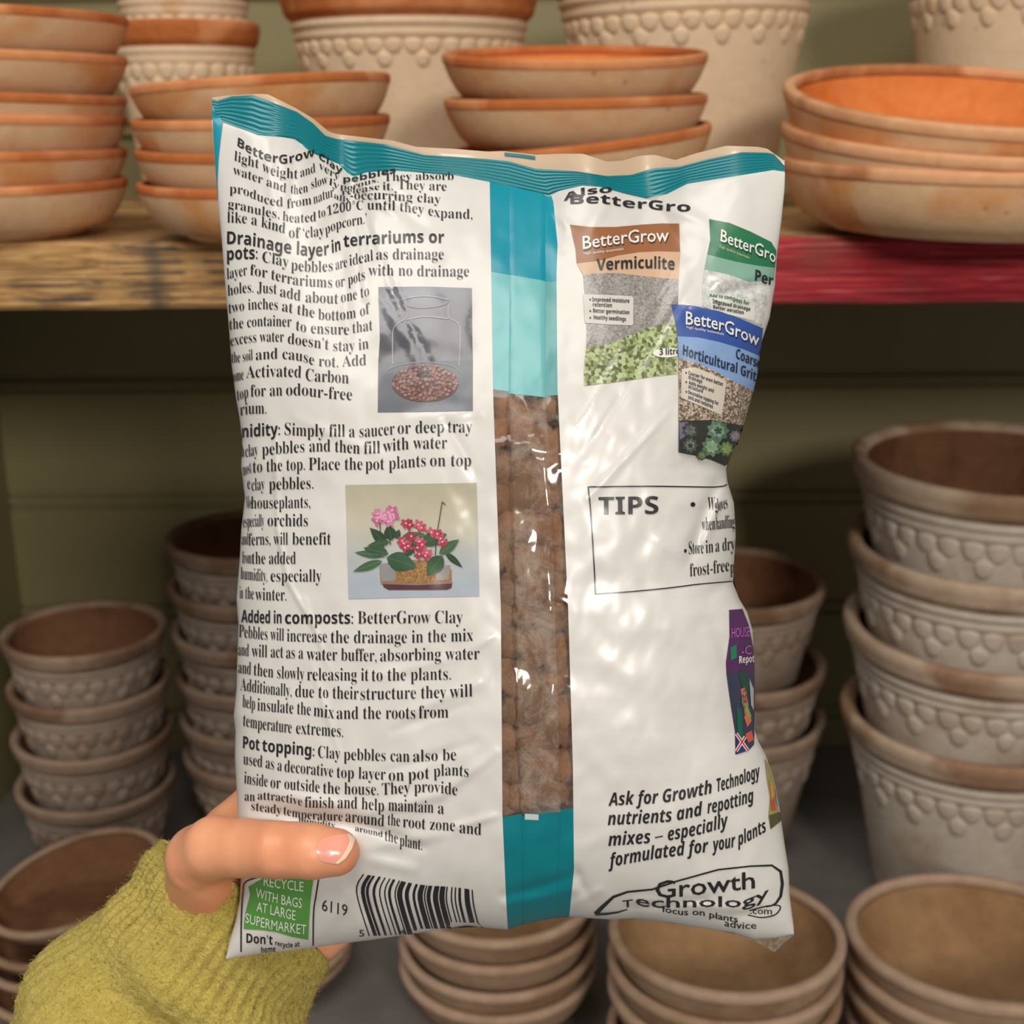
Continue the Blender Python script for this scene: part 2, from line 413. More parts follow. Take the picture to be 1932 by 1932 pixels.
def od(i, n): return 'bottom' if i == n - 1 else ORD[i]

# upper shelf bowls
up = make_bowl('terracotta_bowl', .082, .036, .66, M['wash'], M['rim'], M['inside'], .0058, .045, .02, .40, .35)
upA = [(-5, 22, 0, -2), (-5, 98, .5, -2), (-4, 172, .5, -2.5), (-3, 212, .5, -2), (-1, 279, .5, -.5), (2, 341, 2.5, 1.2)]
for i, (cx, cy, tx, ty) in enumerate(upA):
    place(up, cx, cy, .925, tx if i < 5 else 1, ty if i < 5 else .5, rest=SHELF_TOP + .0004 if i == 5 else None, label='terracotta bowl, %s of the six stacked at the upper left edge' % od(i, 6), cat='bowl', group='terracotta bowls stacked at the upper left edge')
upB = [(493, 152, -.5, 3.0), (494, 219, 1.5, .6), (500, 276, 2, 0), (502, 342, 1.5, 0)]
for i, (cx, cy, tx, ty) in enumerate(upB):
    place(up, cx, cy, .895, tx, ty, rest=SHELF_TOP + .0004 if i == 3 else None, label='terracotta bowl, %s of the stack behind the bag\'s top left corner' % od(i, 4), cat='bowl', group='terracotta bowls stacked behind the bag corner')
upC = [(1084, 97, 5.5, 0), (1085, 180, 2, .8), (1094, 256, 2.5, 6.0)]
for i, (cx, cy, tx, ty) in enumerate(upC):
    place(up, cx, cy, .925, tx, ty, scale=1.06, label='pale terracotta bowl, %s of the stack above the bag\'s middle' % od(i, 4), cat='bowl', group='terracotta bowls stacked above the middle of the bag')
place(up, 1092, 322, .925, 0, 0, scale=1.06, base_z=SHELF_TOP + .0005, label='pale terracotta bowl at the foot of the stack above the bag\'s middle', cat='bowl', group='terracotta bowls stacked above the middle of the bag')
finish(up)
sau = make_bowl('terracotta_saucer', .127, .045, .80, M['wash'], M['rim_tan'], M['inside'], .008, .05, .05, .48, .7)
for i, (cx, cy, tx, ty, s) in enumerate([(1838, 174, 10.5, -1.5, .955), (1840, 244, 7, -1.5, .975), (1838, 314, 2.0, -.5, .975)]):
    place(sau, cx, cy, .905, tx, ty, scale=s, rest=SHELF_TOP + .0004 if i == 2 else None, label=['wide terracotta saucer with bare orange inside, top of the stack at upper right', 'wide terracotta saucer sandwiched in the middle of the stack at upper right', 'wide pale terracotta saucer at the bottom of the stack over the red shelf edge'][i], cat='saucer', group='wide saucers stacked at the upper right')
finish(sau)
# upper shelf scalloped pots
sp = make_pot('scalloped_pot', .1, .20, M['wash_pot'], M['rim'], M['inside'], 38)
spE = make_pot('scalloped_pot', .1, .255, M['wash_pot'], M['rim'], M['inside'], 24)
for cx, cy, Y, s, ty, lab in [
    (345, 45, 1.22, .655, 0, 'pale scalloped pot behind the left bowls, lower of two nested'),
    (342, -45, 1.22, .60, 0, 'pale scalloped pot nested on top of another behind the left bowls'),
    (771, -12, 1.17, 1.06, 0, 'pale scalloped pot with orange rim standing between the two middle bowl stacks'),
    (1290, -72, 1.16, 1.12, 1.5, 'large pale scalloped pot behind the right end of the middle bowl stack'),
    (1962, -122, 1.20, 1.14, 0, 'pale scalloped pot behind the wide orange saucers at the right edge')]:
    nested = 'on top' in lab
    pr_ = spE if 'left bowls' in lab else sp; H0 = pr_['H']
    o = place(spE if 'left bowls' in lab else sp, cx, cy, Y, 0, ty, scale=s, label=lab, cat='flower pot', group='pale scalloped pots at the back of the shelf')
    if not nested:           # stand it on the shelf: pots of one width come in different heights
        top = o.matrix_world @ Vector((0, 0, H0)); h = top.z - SHELF_TOP
        L, R, S = o.matrix_world.decompose()
        o.matrix_world = Matrix.Translation((L.x, L.y, SHELF_TOP + .0005)) @ R.to_matrix().to_4x4() @ Matrix.Diagonal((s, s, h / H0, 1))
finish(sp); finish(spE)
# lower shelf pots
lp = make_pot('scalloped_pot', .0745, .128, M['shaded_taupe'], M['shaded_taupe_rim'], M['shaded_brown_in'], 26, .34)
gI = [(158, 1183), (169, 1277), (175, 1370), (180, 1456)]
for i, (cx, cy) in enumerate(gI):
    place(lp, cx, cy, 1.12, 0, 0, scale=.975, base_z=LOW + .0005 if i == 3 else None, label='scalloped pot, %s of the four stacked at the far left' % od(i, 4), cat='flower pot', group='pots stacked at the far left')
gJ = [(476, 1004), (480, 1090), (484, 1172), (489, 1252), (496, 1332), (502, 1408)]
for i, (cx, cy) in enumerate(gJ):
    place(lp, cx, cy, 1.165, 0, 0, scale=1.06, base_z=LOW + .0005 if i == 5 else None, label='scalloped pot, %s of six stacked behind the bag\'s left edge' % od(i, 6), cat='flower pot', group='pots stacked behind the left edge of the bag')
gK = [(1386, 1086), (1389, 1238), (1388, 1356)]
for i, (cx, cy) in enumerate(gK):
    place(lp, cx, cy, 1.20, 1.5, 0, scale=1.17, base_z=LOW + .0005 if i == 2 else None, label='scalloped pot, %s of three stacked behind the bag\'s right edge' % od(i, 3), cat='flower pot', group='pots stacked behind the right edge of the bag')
finish(lp)
bp = make_pot('scalloped_pot', .1255, .205, M['grey'], M['grey_rim'], M['shaded_brown_in'], 34, .30)
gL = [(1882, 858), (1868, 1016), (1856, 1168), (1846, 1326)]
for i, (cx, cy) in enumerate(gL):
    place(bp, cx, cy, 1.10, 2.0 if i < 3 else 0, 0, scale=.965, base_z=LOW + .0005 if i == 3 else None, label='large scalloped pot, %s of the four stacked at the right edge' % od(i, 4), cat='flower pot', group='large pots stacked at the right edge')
finish(bp)
# lower shelf bowls and saucers
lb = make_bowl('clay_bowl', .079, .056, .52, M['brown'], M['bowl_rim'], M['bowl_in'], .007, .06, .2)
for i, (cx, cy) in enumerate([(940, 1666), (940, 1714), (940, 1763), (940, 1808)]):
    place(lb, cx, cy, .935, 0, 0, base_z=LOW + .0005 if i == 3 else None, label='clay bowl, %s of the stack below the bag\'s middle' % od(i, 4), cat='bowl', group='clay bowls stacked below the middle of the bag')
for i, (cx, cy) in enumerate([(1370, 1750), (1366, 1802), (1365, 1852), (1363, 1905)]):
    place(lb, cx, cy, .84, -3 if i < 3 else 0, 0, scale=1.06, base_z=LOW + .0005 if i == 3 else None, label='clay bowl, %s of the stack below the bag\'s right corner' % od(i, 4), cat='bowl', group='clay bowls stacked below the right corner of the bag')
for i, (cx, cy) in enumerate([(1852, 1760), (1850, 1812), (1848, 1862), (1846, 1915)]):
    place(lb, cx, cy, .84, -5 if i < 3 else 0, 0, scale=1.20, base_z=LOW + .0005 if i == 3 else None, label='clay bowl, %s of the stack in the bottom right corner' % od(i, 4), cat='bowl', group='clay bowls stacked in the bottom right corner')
finish(lb)
ls = make_bowl('clay_saucer', .0715, .028, .72, M['brown'], M['brown'], M['shaded_brown_in'], .005, .06, .14)
for i, (cx, cy, tx, ty) in enumerate([(140, 1656, 3, 11), (136, 1716, 3, 8), (134, 1758, 2, 5), (134, 1800, 1, 2)]):
    place(ls, cx, cy, .965, tx, ty, rest=LOW + .0004 if i == 3 else None, label='clay saucer, %s of the leaning stack beside the sleeve' % od(i, 4), cat='saucer', group='clay saucers stacked at the bottom left')
for i, (cx, cy) in enumerate([(500, 1765), (500, 1800)]):
    place(ls, cx, cy, .99, 0, 0, scale=1.02, base_z=LOW + .0005 if i == 1 else None, label=['brown clay saucer behind the sleeve under the bag, upper of two', 'brown clay saucer behind the sleeve under the bag, lower of two'][i], cat='saucer', group='clay saucers behind the sleeve')
finish(ls)

# ------------------------------------------------------------------ the bag
D0 = 0.45; HB = 0.030
def poly(pts):
    a = np.array(pts, float); a = a[np.argsort(a[:, 0])]
    return lambda t: np.interp(t, a[:, 0], a[:, 1])
# x of the column lines as functions of y
Lx = poly([(185, 401), (230, 400), (300, 405), (370, 410), (450, 418), (540, 425), (620, 432), (690, 437), (750, 445), (790, 452), (830, 457), (880, 455), (940, 462), (1000, 455), (1060, 452), (1130, 446), (1180, 450), (1230, 448), (1300, 446), (1350, 441), (1380, 444), (1430, 443), (1500, 447), (1600, 450), (1650, 455), (1700, 452), (1740, 444), (1780, 432), (1812, 425)])
S1 = poly([(280, 921), (345, 924), (735, 930), (1150, 945), (1540, 948), (1700, 955), (1752, 958)])
F1 = poly([(280, 955), (370, 960), (520, 962), (735, 960), (940, 968), (1310, 977), (1540, 984), (1750, 986)])
F2 = poly([(280, 1010), (370, 1028), (735, 1030), (1000, 1042), (1300, 1052), (1540, 1058), (1700, 1050), (1750, 1046)])
S2 = poly([(280, 1020), (345, 1032), (380, 1044), (460, 1052), (520, 1050), (640, 1051), (735, 1052), (900, 1060), (1150, 1072), (1450, 1081), (1640, 1083), (1740, 1073)])
Rx = poly([(275, 1470), (300, 1478), (330, 1481), (360, 1480), (420, 1474), (480, 1466), (540, 1462), (600, 1452), (660, 1432), (720, 1424), (770, 1410), (830, 1392), (860, 1378), (885, 1370), (910, 1373), (950, 1385), (1010, 1388), (1060, 1385), (1100, 1383), (1130, 1395), (1155, 1410), (1190, 1420), (1270, 1424), (1380, 1425), (1400, 1432), (1425, 1445), (1470, 1460), (1520, 1470), (1590, 1480), (1640, 1488), (1690, 1490), (1745, 1497), (1765, 1498)])
Yb = poly([(400, 184), (430, 180), (491, 177), (506, 178), (560, 205), (590, 223), (620, 248), (635, 253), (740, 265), (785, 277), (860, 281), (920, 286), (950, 285), (1010, 292), (1060, 290), (1100, 290), (1145, 305), (1175, 303), (1205, 294), (1235, 292), (1274, 302), (1310, 290), (1370, 275), (1430, 277), (1448, 281), (1478, 302)])
Yt = poly([(400, 187), (410, 190), (437, 182), (476, 180), (506, 190), (560, 211), (590, 232), (614, 256), (635, 262), (725, 272), (800, 292), (860, 296), (920, 300), (960, 304), (1010, 318), (1088, 323), (1145, 332), (1190, 330), (1235, 317), (1280, 315), (1340, 299), (1400, 287), (1448, 288), (1460, 291), (1480, 312)])
Yh = poly([(398, 226), (420, 228), (479, 250), (491, 255), (539, 259), (560, 262), (590, 288), (641, 310), (659, 330), (668, 334), (692, 325), (746, 322), (860, 331), (923, 343), (1025, 368), (1040, 362), (1094, 350), (1130, 353), (1160, 362), (1205, 374), (1232, 376), (1250, 368), (1295, 347), (1370, 335), (1460, 321), (1481, 324)])
Bt = poly([(420, 1812), (450, 1808), (500, 1800), (550, 1795), (600, 1788), (650, 1780), (700, 1774), (760, 1765), (820, 1756), (880, 1746), (930, 1752), (957, 1754), (985, 1745), (1030, 1734), (1075, 1730), (1150, 1735), (1200, 1733), (1270, 1742), (1330, 1752), (1380, 1760), (1420, 1772), (1460, 1770), (1498, 1762)])
# fold lines in the film: x0, y0, x1, y1, half width (px), height (mm, + towards the viewer)
FOLDS = [
    (668, 335, 640, 460, 11, -1.6), (668, 335, 705, 480, 10, -1.4), (672, 335, 690, 560, 8, 1.0), (655, 330, 600, 420, 12, 1.0), (690, 330, 800, 430, 12, -1.0), (668, 335, 740, 400, 9, 1.3),
    (640, 380, 655, 640, 7, 0.55), (700, 420, 790, 700, 7, 0.7), (718, 470, 812, 690, 6, -0.6), (735, 540, 800, 640, 5, 0.5), (500, 260, 520, 420, 10, .6), (560, 270, 545, 430, 9, -.6),
    (1232, 378, 1190, 470, 14, -1.2), (1232, 378, 1290, 480, 14, -1.0), (1232, 378, 1330, 420, 12, .9), (1150, 362, 1110, 440, 12, .9), (1040, 368, 1060, 470, 10, -1.0), (1045, 400, 1075, 430, 8, .7),
    (1340, 560, 1462, 535, 8, -1.4), (1300, 575, 1455, 560, 7, 1.0), (1350, 530, 1450, 520, 9, .8), (1280, 500, 1090, 800, 6, .5), (1310, 530, 1100, 860, 6, -.4), (1260, 780, 1110, 940, 7, .5),
    (1372, 885, 1335, 960, 14, -2.6), (1335, 960, 1300, 1060, 13, -1.6), (1360, 930, 1330, 1020, 9, 1.6), (1372, 885, 1300, 870, 12, -1.2), (1384, 1100, 1340, 1120, 12, -1.4), (1250, 1020, 1340, 1080, 16, .8),
    (520, 830, 524, 1000, 5, .7), (524, 1000, 545, 1100, 5, .8), (545, 1100, 590, 1180, 5, .8), (575, 1130, 620, 1260, 5, .6), (590, 1260, 640, 1420, 6, .5), (470, 860, 462, 960, 9, -1.2), (466, 900, 480, 1020, 8, .8),
    (770, 790, 900, 780, 14, .7), (840, 790, 900, 900, 10, -.6), (560, 790, 720, 860, 10, .5), (720, 560, 760, 640, 7, .8),
    (480, 1530, 700, 1562, 14, -2.4), (700, 1562, 800, 1600, 10, -1.2), (500, 1495, 700, 1530, 13, 1.3), (700, 1530, 830, 1500, 12, 1.0), (830, 1500, 935, 1420, 10, .8), (690, 1600, 860, 1570, 12, .8), (720, 1460, 900, 1400, 9, -.6), (760, 1350, 900, 1290, 9, .6), (740, 1380, 880, 1330, 8, -.5),
    (690, 1620, 780, 1640, 12, .9), (680, 1680, 700, 1760, 14, -1.5), (650, 1690, 610, 1770, 16, 1.2), (760, 1690, 720, 1760, 12, .7), (860, 1560, 935, 1540, 7, .9),
    (950, 1690, 1090, 1650, 10, -1.0), (955, 1710, 1085, 1680, 9, .9), (1085, 1640, 1110, 1700, 10, -1.0), (1060, 1725, 1130, 1680, 9, .9), (1100, 1600, 1180, 1560, 14, .5),
    (1180, 1715, 1330, 1700, 9, -1.6), (1200, 1700, 1400, 1715, 8, 1.1), (1150, 1722, 1260, 1735, 9, 1.0), (1330, 1740, 1440, 1720, 9, -1.0), (1400, 1650, 1470, 1740, 12, .8),
    (590, 1700, 575, 1780, 10, -1.0), (540, 1690, 500, 1760, 12, .8), (930, 1200, 880, 1230, 8, .5), (700, 1280, 860, 1240, 10, .5),
    (1120, 1250, 1320, 1300, 26, .6), (1350, 1180, 1400, 1330, 14, -.9), (1395, 1180, 1405, 1400, 8, .9),
]
def folds(x, y):
    h = np.zeros_like(x)
    for x0, y0, x1, y1, w, a in FOLDS:
        dx, dy = x1 - x0, y1 - y0; L2 = dx * dx + dy * dy
        t = ((x - x0) * dx + (y - y0) * dy) / L2
        tc = np.clip(t, 0, 1)
        d2 = (x - x0 - tc * dx) ** 2 + (y - y0 - tc * dy) ** 2
        h += a * 1e-3 * np.exp(-d2 / (w * w)) * (0.35 + 0.65 * np.sin(PI * np.clip(tc * .8 + .12, 0, 1)))
    return h
def soft_noise(x, y):
    out = np.zeros(x.shape)
    fx, fy, fo = x.ravel(), y.ravel(), out.ravel()
    for i in range(fx.size):
        p = Vector((fx[i] / 95, fy[i] / 120, 3.1))
        fo[i] = noise.noise(p) * .9 + noise.noise(p * 2.7) * .38 + noise.noise(Vector((fx[i] / 22 + fy[i] / 60, fy[i] / 40 - fx[i] / 90, 9))) * .13
    return fo.reshape(x.shape) * 1e-3
def wave(x):       # the top seal is not flat: it swings towards and away from the viewer
    return -(0.006 * np.exp(-((x - 500) / 70.) ** 2) - 0.007 * np.exp(-((x - 655) / 55.) ** 2) + .003 * np.exp(-((x - 800) / 80.) ** 2) + 0.004 * np.exp(-((x - 1100) / 60.) ** 2) - 0.005 * np.exp(-((x - 1225) / 55.) ** 2) + .004 * np.exp(-((x - 1380) / 70.) ** 2))
def ease(a, b, n, side):
    t = np.linspace(0, 1, n)
    t = 1 - np.cos(t * PI / 2) if side < 0 else (np.sin(t * PI / 2) if side > 0 else t)
    return a + (b - a) * t
# u: 0 left edge .. 1, knots at the strip lines
KN = [0.0, 0.2, 0.4, 0.6, 0.8, 1.0]
US = np.concatenate([ease(0, .2, 120, -1)[:-1], ease(.2, .4, 9, 0)[:-1], ease(.4, .6, 13, 0)[:-1], ease(.6, .8, 9, 0)[:-1], ease(.8, 1.0, 96, 1)])
def colx(u, y):
    k = [Lx(y), S1(y), F1(y), F2(y), S2(y), Rx(y)]
    i = np.clip((u * 5 + 1e-9).astype(int), 0, 4); t = u * 5 - i
    a = np.choose(i, k[:5]); b = np.choose(i, k[1:])
    return a + (b - a) * t
VS = np.concatenate([np.linspace(0, .05, 26)[:-1], np.linspace(.05, .95, 270)[:-1], .95 + .05 * np.sin(np.linspace(0, 1, 34) * PI / 2)])
def bag_grid(US, VS):
    U, V = np.meshgrid(US, VS)
    ones = np.ones_like(U)
    xt = colx(U, ones * 330); xb = colx(U, ones * 1750)
    yt, yb = Yh(xt), Bt(xb)
    Y = yt + (yb - yt) * V
    X = colx(U, Y)
    s = np.clip((X - Lx(Y)) / (Rx(Y) - Lx(Y)), 0, 1) * 2 - 1
    f = np.power(np.clip(1 - np.abs(s) ** 2.8, 0, 1), .5)
    g = np.where(V < .42, np.power(np.sin(np.clip(V / .42, 0, 1) * PI / 2), .8), 1.0)
    w = np.clip((V - .55) / .45, 0, 1); g = g * np.power(np.clip(1 - w ** 4, 0, 1), .5)
    return X, Y, s, f, g, V, xt
X, Y, s_, f_, g_, V_, xt_ = bag_grid(US, VS)
edge = np.clip(f_ * 1.6, 0, 1)
Hh = HB * f_ * g_ + (folds(X, Y) + soft_noise(X, Y)) * edge * np.clip((1 - V_) * 25, 0, 1)
DEP = D0 - Hh + wave(xt_) * np.clip(1 - V_ / .16, 0, 1) ** 1.5
# top seal rows
NT_, NB_ = 34, 5
seam_rows = []
for j in range(NB_):
    t = j / NB_; seam_rows.append((0, t))
for j in range(NT_):
    t = j / NT_; seam_rows.append((1, t))
x0_ = colx(US, np.full_like(US, 322.0))
x0_ = np.where(US < .2, 400 + (S1(320.) - 400) * (US * 5), x0_)
hx, hy, hd = [], [], []
for kind, t in seam_rows:
    ya, yb = (Yb(x0_), Yt(x0_)) if kind == 0 else (Yt(x0_), Yh(x0_))
    xx = x0_ + (X[0] - x0_) * ((t if kind else 0) ** 2)
    yy = ya + (yb - ya) * t
    cr = .00013 * np.cos(2 * PI * 7 * t) * (1 if kind else 0) * np.clip((yb - ya) / 25, 0, 1)
    hx.append(xx); hy.append(yy); hd.append(D0 + wave(x0_) + cr)
AX = np.vstack([np.array(hx), X]); AY = np.vstack([np.array(hy), Y]); AD = np.vstack([np.array(hd), DEP])
NR, NC = AX.shape
camv, fw, rg, uv_ = (np.array(q) for q in (CAM, FWD, RGT, UPV))
def unproj(x, y, d):
    return camv + (fw + np.multiply.outer((x - 966) / F, rg) + np.multiply.outer((966 - y) / F, uv_)) * d[..., None]
PW = unproj(AX, AY, AD)
BAG_O = PD(960, 1790, D0)
bag = empty('pebble_bag', BAG_O)
tag(bag, 'crumpled white plastic bag of clay pebbles with teal top seal, held up by a hand', 'bag')
flat = PW.reshape(-1, 3)
quads = [(r * NC + c, (r + 1) * NC + c, (r + 1) * NC + c + 1, r * NC + c + 1) for r in range(NR - 1) for c in range(NC - 1)]
FV = [Vector(p) for p in flat]
BVH = BVHTree.FromPolygons(FV, quads)
# smooth vertex normals of the front, shared by film and print
du = np.gradient(PW, axis=1); dv = np.gradient(PW, axis=0)
NRM = np.cross(dv, du); NRM /= np.linalg.norm(NRM, axis=2, keepdims=True) + 1e-12
sg = np.sign((NRM * (camv - PW)).sum(2, keepdims=True)); sg[sg == 0] = 1
if (sg > 0).mean() < .5: NRM = -NRM
NF = NRM.reshape(-1, 3)
def hit(px, py):
    d = FWD + RGT * ((px - 966) / F) + UPV * ((966 - py) / F)
    l, n, i, t = BVH.ray_cast(CAM, d.normalized())
    return l, i, d
def surf_depth(px, py):
    l, i, d = hit(px, py)
    return depth_of(l) if l is not None else D0
def set_normals(o, nv):
    o.data.normals_split_custom_set_from_vertices([tuple(n) for n in nv])
def sub(name, sel, mats, mi=None, off=0.0):
    """a piece of the front film, as a mesh of its own"""
    ids = {}
    vs, ns, fs, ms = [], [], [], []
    for q in sel:
        g = []
        for a in quads[q]:
            if a not in ids: ids[a] = len(vs); vs.append(FV[a] - FWD * off); ns.append(NF[a])
            g.append(ids[a])
        fs.append(g)
        if mi: ms.append(mi[q])
    o = mesh(name, vs, fs, mats, bag, mi=ms if mi else None, origin=BAG_O)
    set_normals(o, ns); return o
cx_ = [0.5 * (US[c] + US[c + 1]) for c in range(NC - 1)]
P_left, P_right, P_seal, P_edge, P_strip, P_win = [], [], [], [], [], []
strip_mi = {}
for r in range(NR - 1):
    for c in range(NC - 1):
        q = r * (NC - 1) + c; u = cx_[c]; y = AY[r, c]
        if r < NB_: P_edge.append(q)
        elif r < NB_ + NT_: P_seal.append(q)
        elif u < .2: P_left.append(q)
        elif u > .8: P_right.append(q)
        elif 732 < AY[r, NC // 2] < 1539: P_win.append(q)
        else:
            P_strip.append(q); y = AY[r, NC // 2]; strip_mi[q] = 0 if y < 514 else (1 if y < 800 and u < .5 else (2 if y < 800 else 3))
sub('text_panel', P_left, M['white']); sub('product_panel', P_right, M['white'])
sub('film_edge', P_edge, M['film_edge']); sub('top_seal', P_seal, M['teal'])
sub('clear_window', P_win, M['clear'])
sub('aqua_strip', [q for q in P_strip if strip_mi[q] < 3], [M['teal_bright'], M['aqua'], M['aqua_deep'], M['teal']], strip_mi)
sub('teal_strip', [q for q in P_strip if strip_mi[q] == 3], [M['teal']])
# lengthwise back seam: a folded flap lying on the strip
c0 = int(np.argmin(abs(US - .4))); c1 = int(np.argmin(abs(US - .6)))
vs, fs, ms = [], [], []
r0 = NB_ + NT_; cols = list(range(c0, c1 + 1))
for r in range(r0, NR - 6):
    for k, c in enumerate(cols):
        e = min(k, len(cols) - 1 - k)
        vs.append(FV[r * NC + c] - FWD * (.0001 if e == 0 else .00065))
m_ = len(cols)
for i in range(NR - 6 - r0 - 1):
    y = AY[r0 + i, NC // 2]
    for k in range(m_ - 1):
        a = i * m_ + k; fs.append((a, a + m_, a + m_ + 1, a + 1))
        ms.append(0 if y < 514 else (1 if y < 738 else (2 if y < 1540 else 3)))
mesh('back_seam', vs, fs, [M['teal_bright'], M['aqua'], M['clear_seam'], M['teal']], bag, mi=ms, origin=BAG_O)
# back of the bag
bu = np.concatenate([ease(0, .2, 16, -1)[:-1], np.linspace(.2, .8, 12)[:-1], ease(.8, 1, 16, 1)]); bv = np.concatenate([np.linspace(0, .9, 40)[:-1], .9 + .1 * np.sin(np.linspace(0, 1, 14) * PI / 2)])
bx, by, bs, bf, bg, bV, bxt = bag_grid(bu, bv)
bd = D0 + .026 * bf * bg + wave(bxt) * np.clip(1 - bV / .16, 0, 1) ** 1.5
bP = unproj(bx, by, bd).reshape(-1, 3); m_ = len(bu)
bq = [(r * m_ + c, r * m_ + c + 1, (r + 1) * m_ + c + 1, (r + 1) * m_ + c) for r in range(len(bv) - 1) for c in range(m_ - 1)]
mesh('back_panel', [Vector(p) for p in bP], bq, M['back'], bag, origin=BAG_O)
BBV = BVHTree.FromPolygons([Vector(p) for p in bP], bq)
def back_depth(px, py):
    d = FWD + RGT * ((px - 966) / F) + UPV * ((966 - py) / F)
    l, n, i, t = BBV.ray_cast(CAM, d.normalized())
    return depth_of(l) if l is not None else D0

# ---- print: outlines in bag-face pixels laid on the film
EPS = 0.00008
def drape(name, bms, mats, parent=None):
    """bms: list of (bmesh with 2D px verts, layer, material index)"""
    vs, ns, fs, mi = [], [], [], []
    for bm, layer, m in bms:
        idx = {}
        for v in bm.verts:
            l, i, d = hit(v.co.x, v.co.y)
            k = 1
            while l is None and k < 12:          # ink that runs over the edge ends at the edge
                l, i, d = hit(v.co.x + (2 * k if v.co.x < 960 else -2 * k), v.co.y); k += 1
            if l is None: continue
            q = quads[i]
            w = np.array([1 / ((FV[a] - l).length + 1e-7) for a in q]); w /= w.sum()
            n = sum(NF[a] * ww for a, ww in zip(q, w))
            idx[v] = len(vs); nn = Vector(n).normalized(); vs.append(l + nn * (EPS * layer * .8) - d * (EPS * layer * .3)); ns.append(n)
        for f in bm.faces:
            if all(v in idx for v in f.verts):
                a = [v.co for v in f.verts]; A = (a[1].x - a[0].x) * (a[2].y - a[0].y) - (a[2].x - a[0].x) * (a[1].y - a[0].y)
                g = [idx[v] for v in f.verts]
                fs.append(g if A < 0 else g[::-1]); mi.append(m)      # always facing the reader
        bm.free()
    o = mesh(name, vs, fs, mats, parent or bag, mi=mi, origin=BAG_O)
    set_normals(o, ns)
    return o
def refine(bm, L):
    bmesh.ops.triangulate(bm, faces=bm.faces[:])
    for _ in range(7):
        es = [e for e in bm.edges if e.calc_length() > L]
        if not es: break
        bmesh.ops.subdivide_edges(bm, edges=es, cuts=1)
        bmesh.ops.triangulate(bm, faces=[f for f in bm.faces if len(f.verts) > 3])
    for f in bm.faces:
        f.normal_update()
    return bm
def bm_poly(pts, L=14):
    bm = bmesh.new(); vv = [bm.verts.new((x, y, 0)) for x, y in pts]; bm.faces.new(vv)
    return refine(bm, L)
def bm_line(pts, w, L=14, closed=False):
    bm = bmesh.new()
    p = [Vector((x, y)) for x, y in pts]
    if closed: p.append(p[0])
    prev = None
    for i, a in enumerate(p):
        t = (p[min(i + 1, len(p) - 1)] - p[max(i - 1, 0)])
        if closed and i in (0, len(p) - 1): t = p[1] - p[-2]
        t.normalize(); n = Vector((-t.y, t.x))
        ww = w[i] if isinstance(w, (list, tuple)) else w
        A, B = bm.verts.new((*(a + n * ww / 2), 0)), bm.verts.new((*(a - n * ww / 2), 0))
        if prev: bm.faces.new((prev[0], prev[1], B, A))
        prev = (A, B)
    return refine(bm, L)
def bm_ell(cx, cy, rx, ry, rot=0, n=16, L=14):
    c, s = math.cos(rot), math.sin(rot)
    return bm_poly([(cx + rx * math.cos(a) * c - ry * math.sin(a) * s, cy + rx * math.cos(a) * s + ry * math.sin(a) * c) for a in [2 * PI * i / n for i in range(n)]], L)
def smooth_line(pts, n=6):
    if len(pts) < 3: return pts
    P = [pts[0]] + list(pts) + [pts[-1]]; out = []
    for i in range(1, len(P) - 2):
        for k in range(n):
            t = k / n
            out.append(tuple(.5 * (2 * P[i][j] + (P[i + 1][j] - P[i - 1][j]) * t + (2 * P[i - 1][j] - 5 * P[i][j] + 4 * P[i + 1][j] - P[i + 2][j]) * t * t + (3 * P[i][j] - P[i - 1][j] - 3 * P[i + 1][j] + P[i + 2][j]) * t ** 3) for j in (0, 1)))
    out.append(tuple(pts[-1])); return out
def uni(s, up, lo, dg=None):
    r = ''
    for ch in s:
        if 'A' <= ch <= 'Z': r += chr(up + ord(ch) - 65)
        elif 'a' <= ch <= 'z': r += chr(lo + ord(ch) - 97)
        elif dg and '0' <= ch <= '9': r += chr(dg + ord(ch) - 48)
        else: r += ch
    return r
STYLE = {'serif': (0x1D400, 0x1D41A, 0x1D7CE, -.0095), 'bold': (0x1D5D4, 0x1D5EE, 0x1D7EC, 0.0), 'bi': (0x1D63C, 0x1D656, None, 0.0), 'sans': None, 'sansb': None}
def glyphs(jobs):
    """jobs: list of (text, style); returns 2D meshes (verts, faces) with x from 0 to 1 and y in em"""
    obs = []
    for text, st in jobs:
        c = bpy.data.curves.new('t', 'FONT'); c.resolution_u = 2
        if STYLE[st]: c.body = uni(text, *STYLE[st][:3]); c.offset = STYLE[st][3]
        else: c.body = text; c.offset = .008 if st == 'sansb' else 0
        o = bpy.data.objects.new('t', c); COL.objects.link(o); obs.append(o)
    bpy.context.view_layer.update()
    dg = bpy.context.evaluated_depsgraph_get(); res = []
    for o in obs:
        me = o.evaluated_get(dg).to_mesh()
        vs = [(v.co.x, v.co.y) for v in me.vertices]; fs = [tuple(p.vertices) for p in me.polygons]
        x0 = min(v[0] for v in vs); x1 = max(v[0] for v in vs)
        res.append(([((x - x0) / (x1 - x0), y) for x, y in vs], fs))
        o.to_mesh_clear()
    for o in obs:
        c = o.data; bpy.data.objects.remove(o); bpy.data.curves.remove(c)
    return res
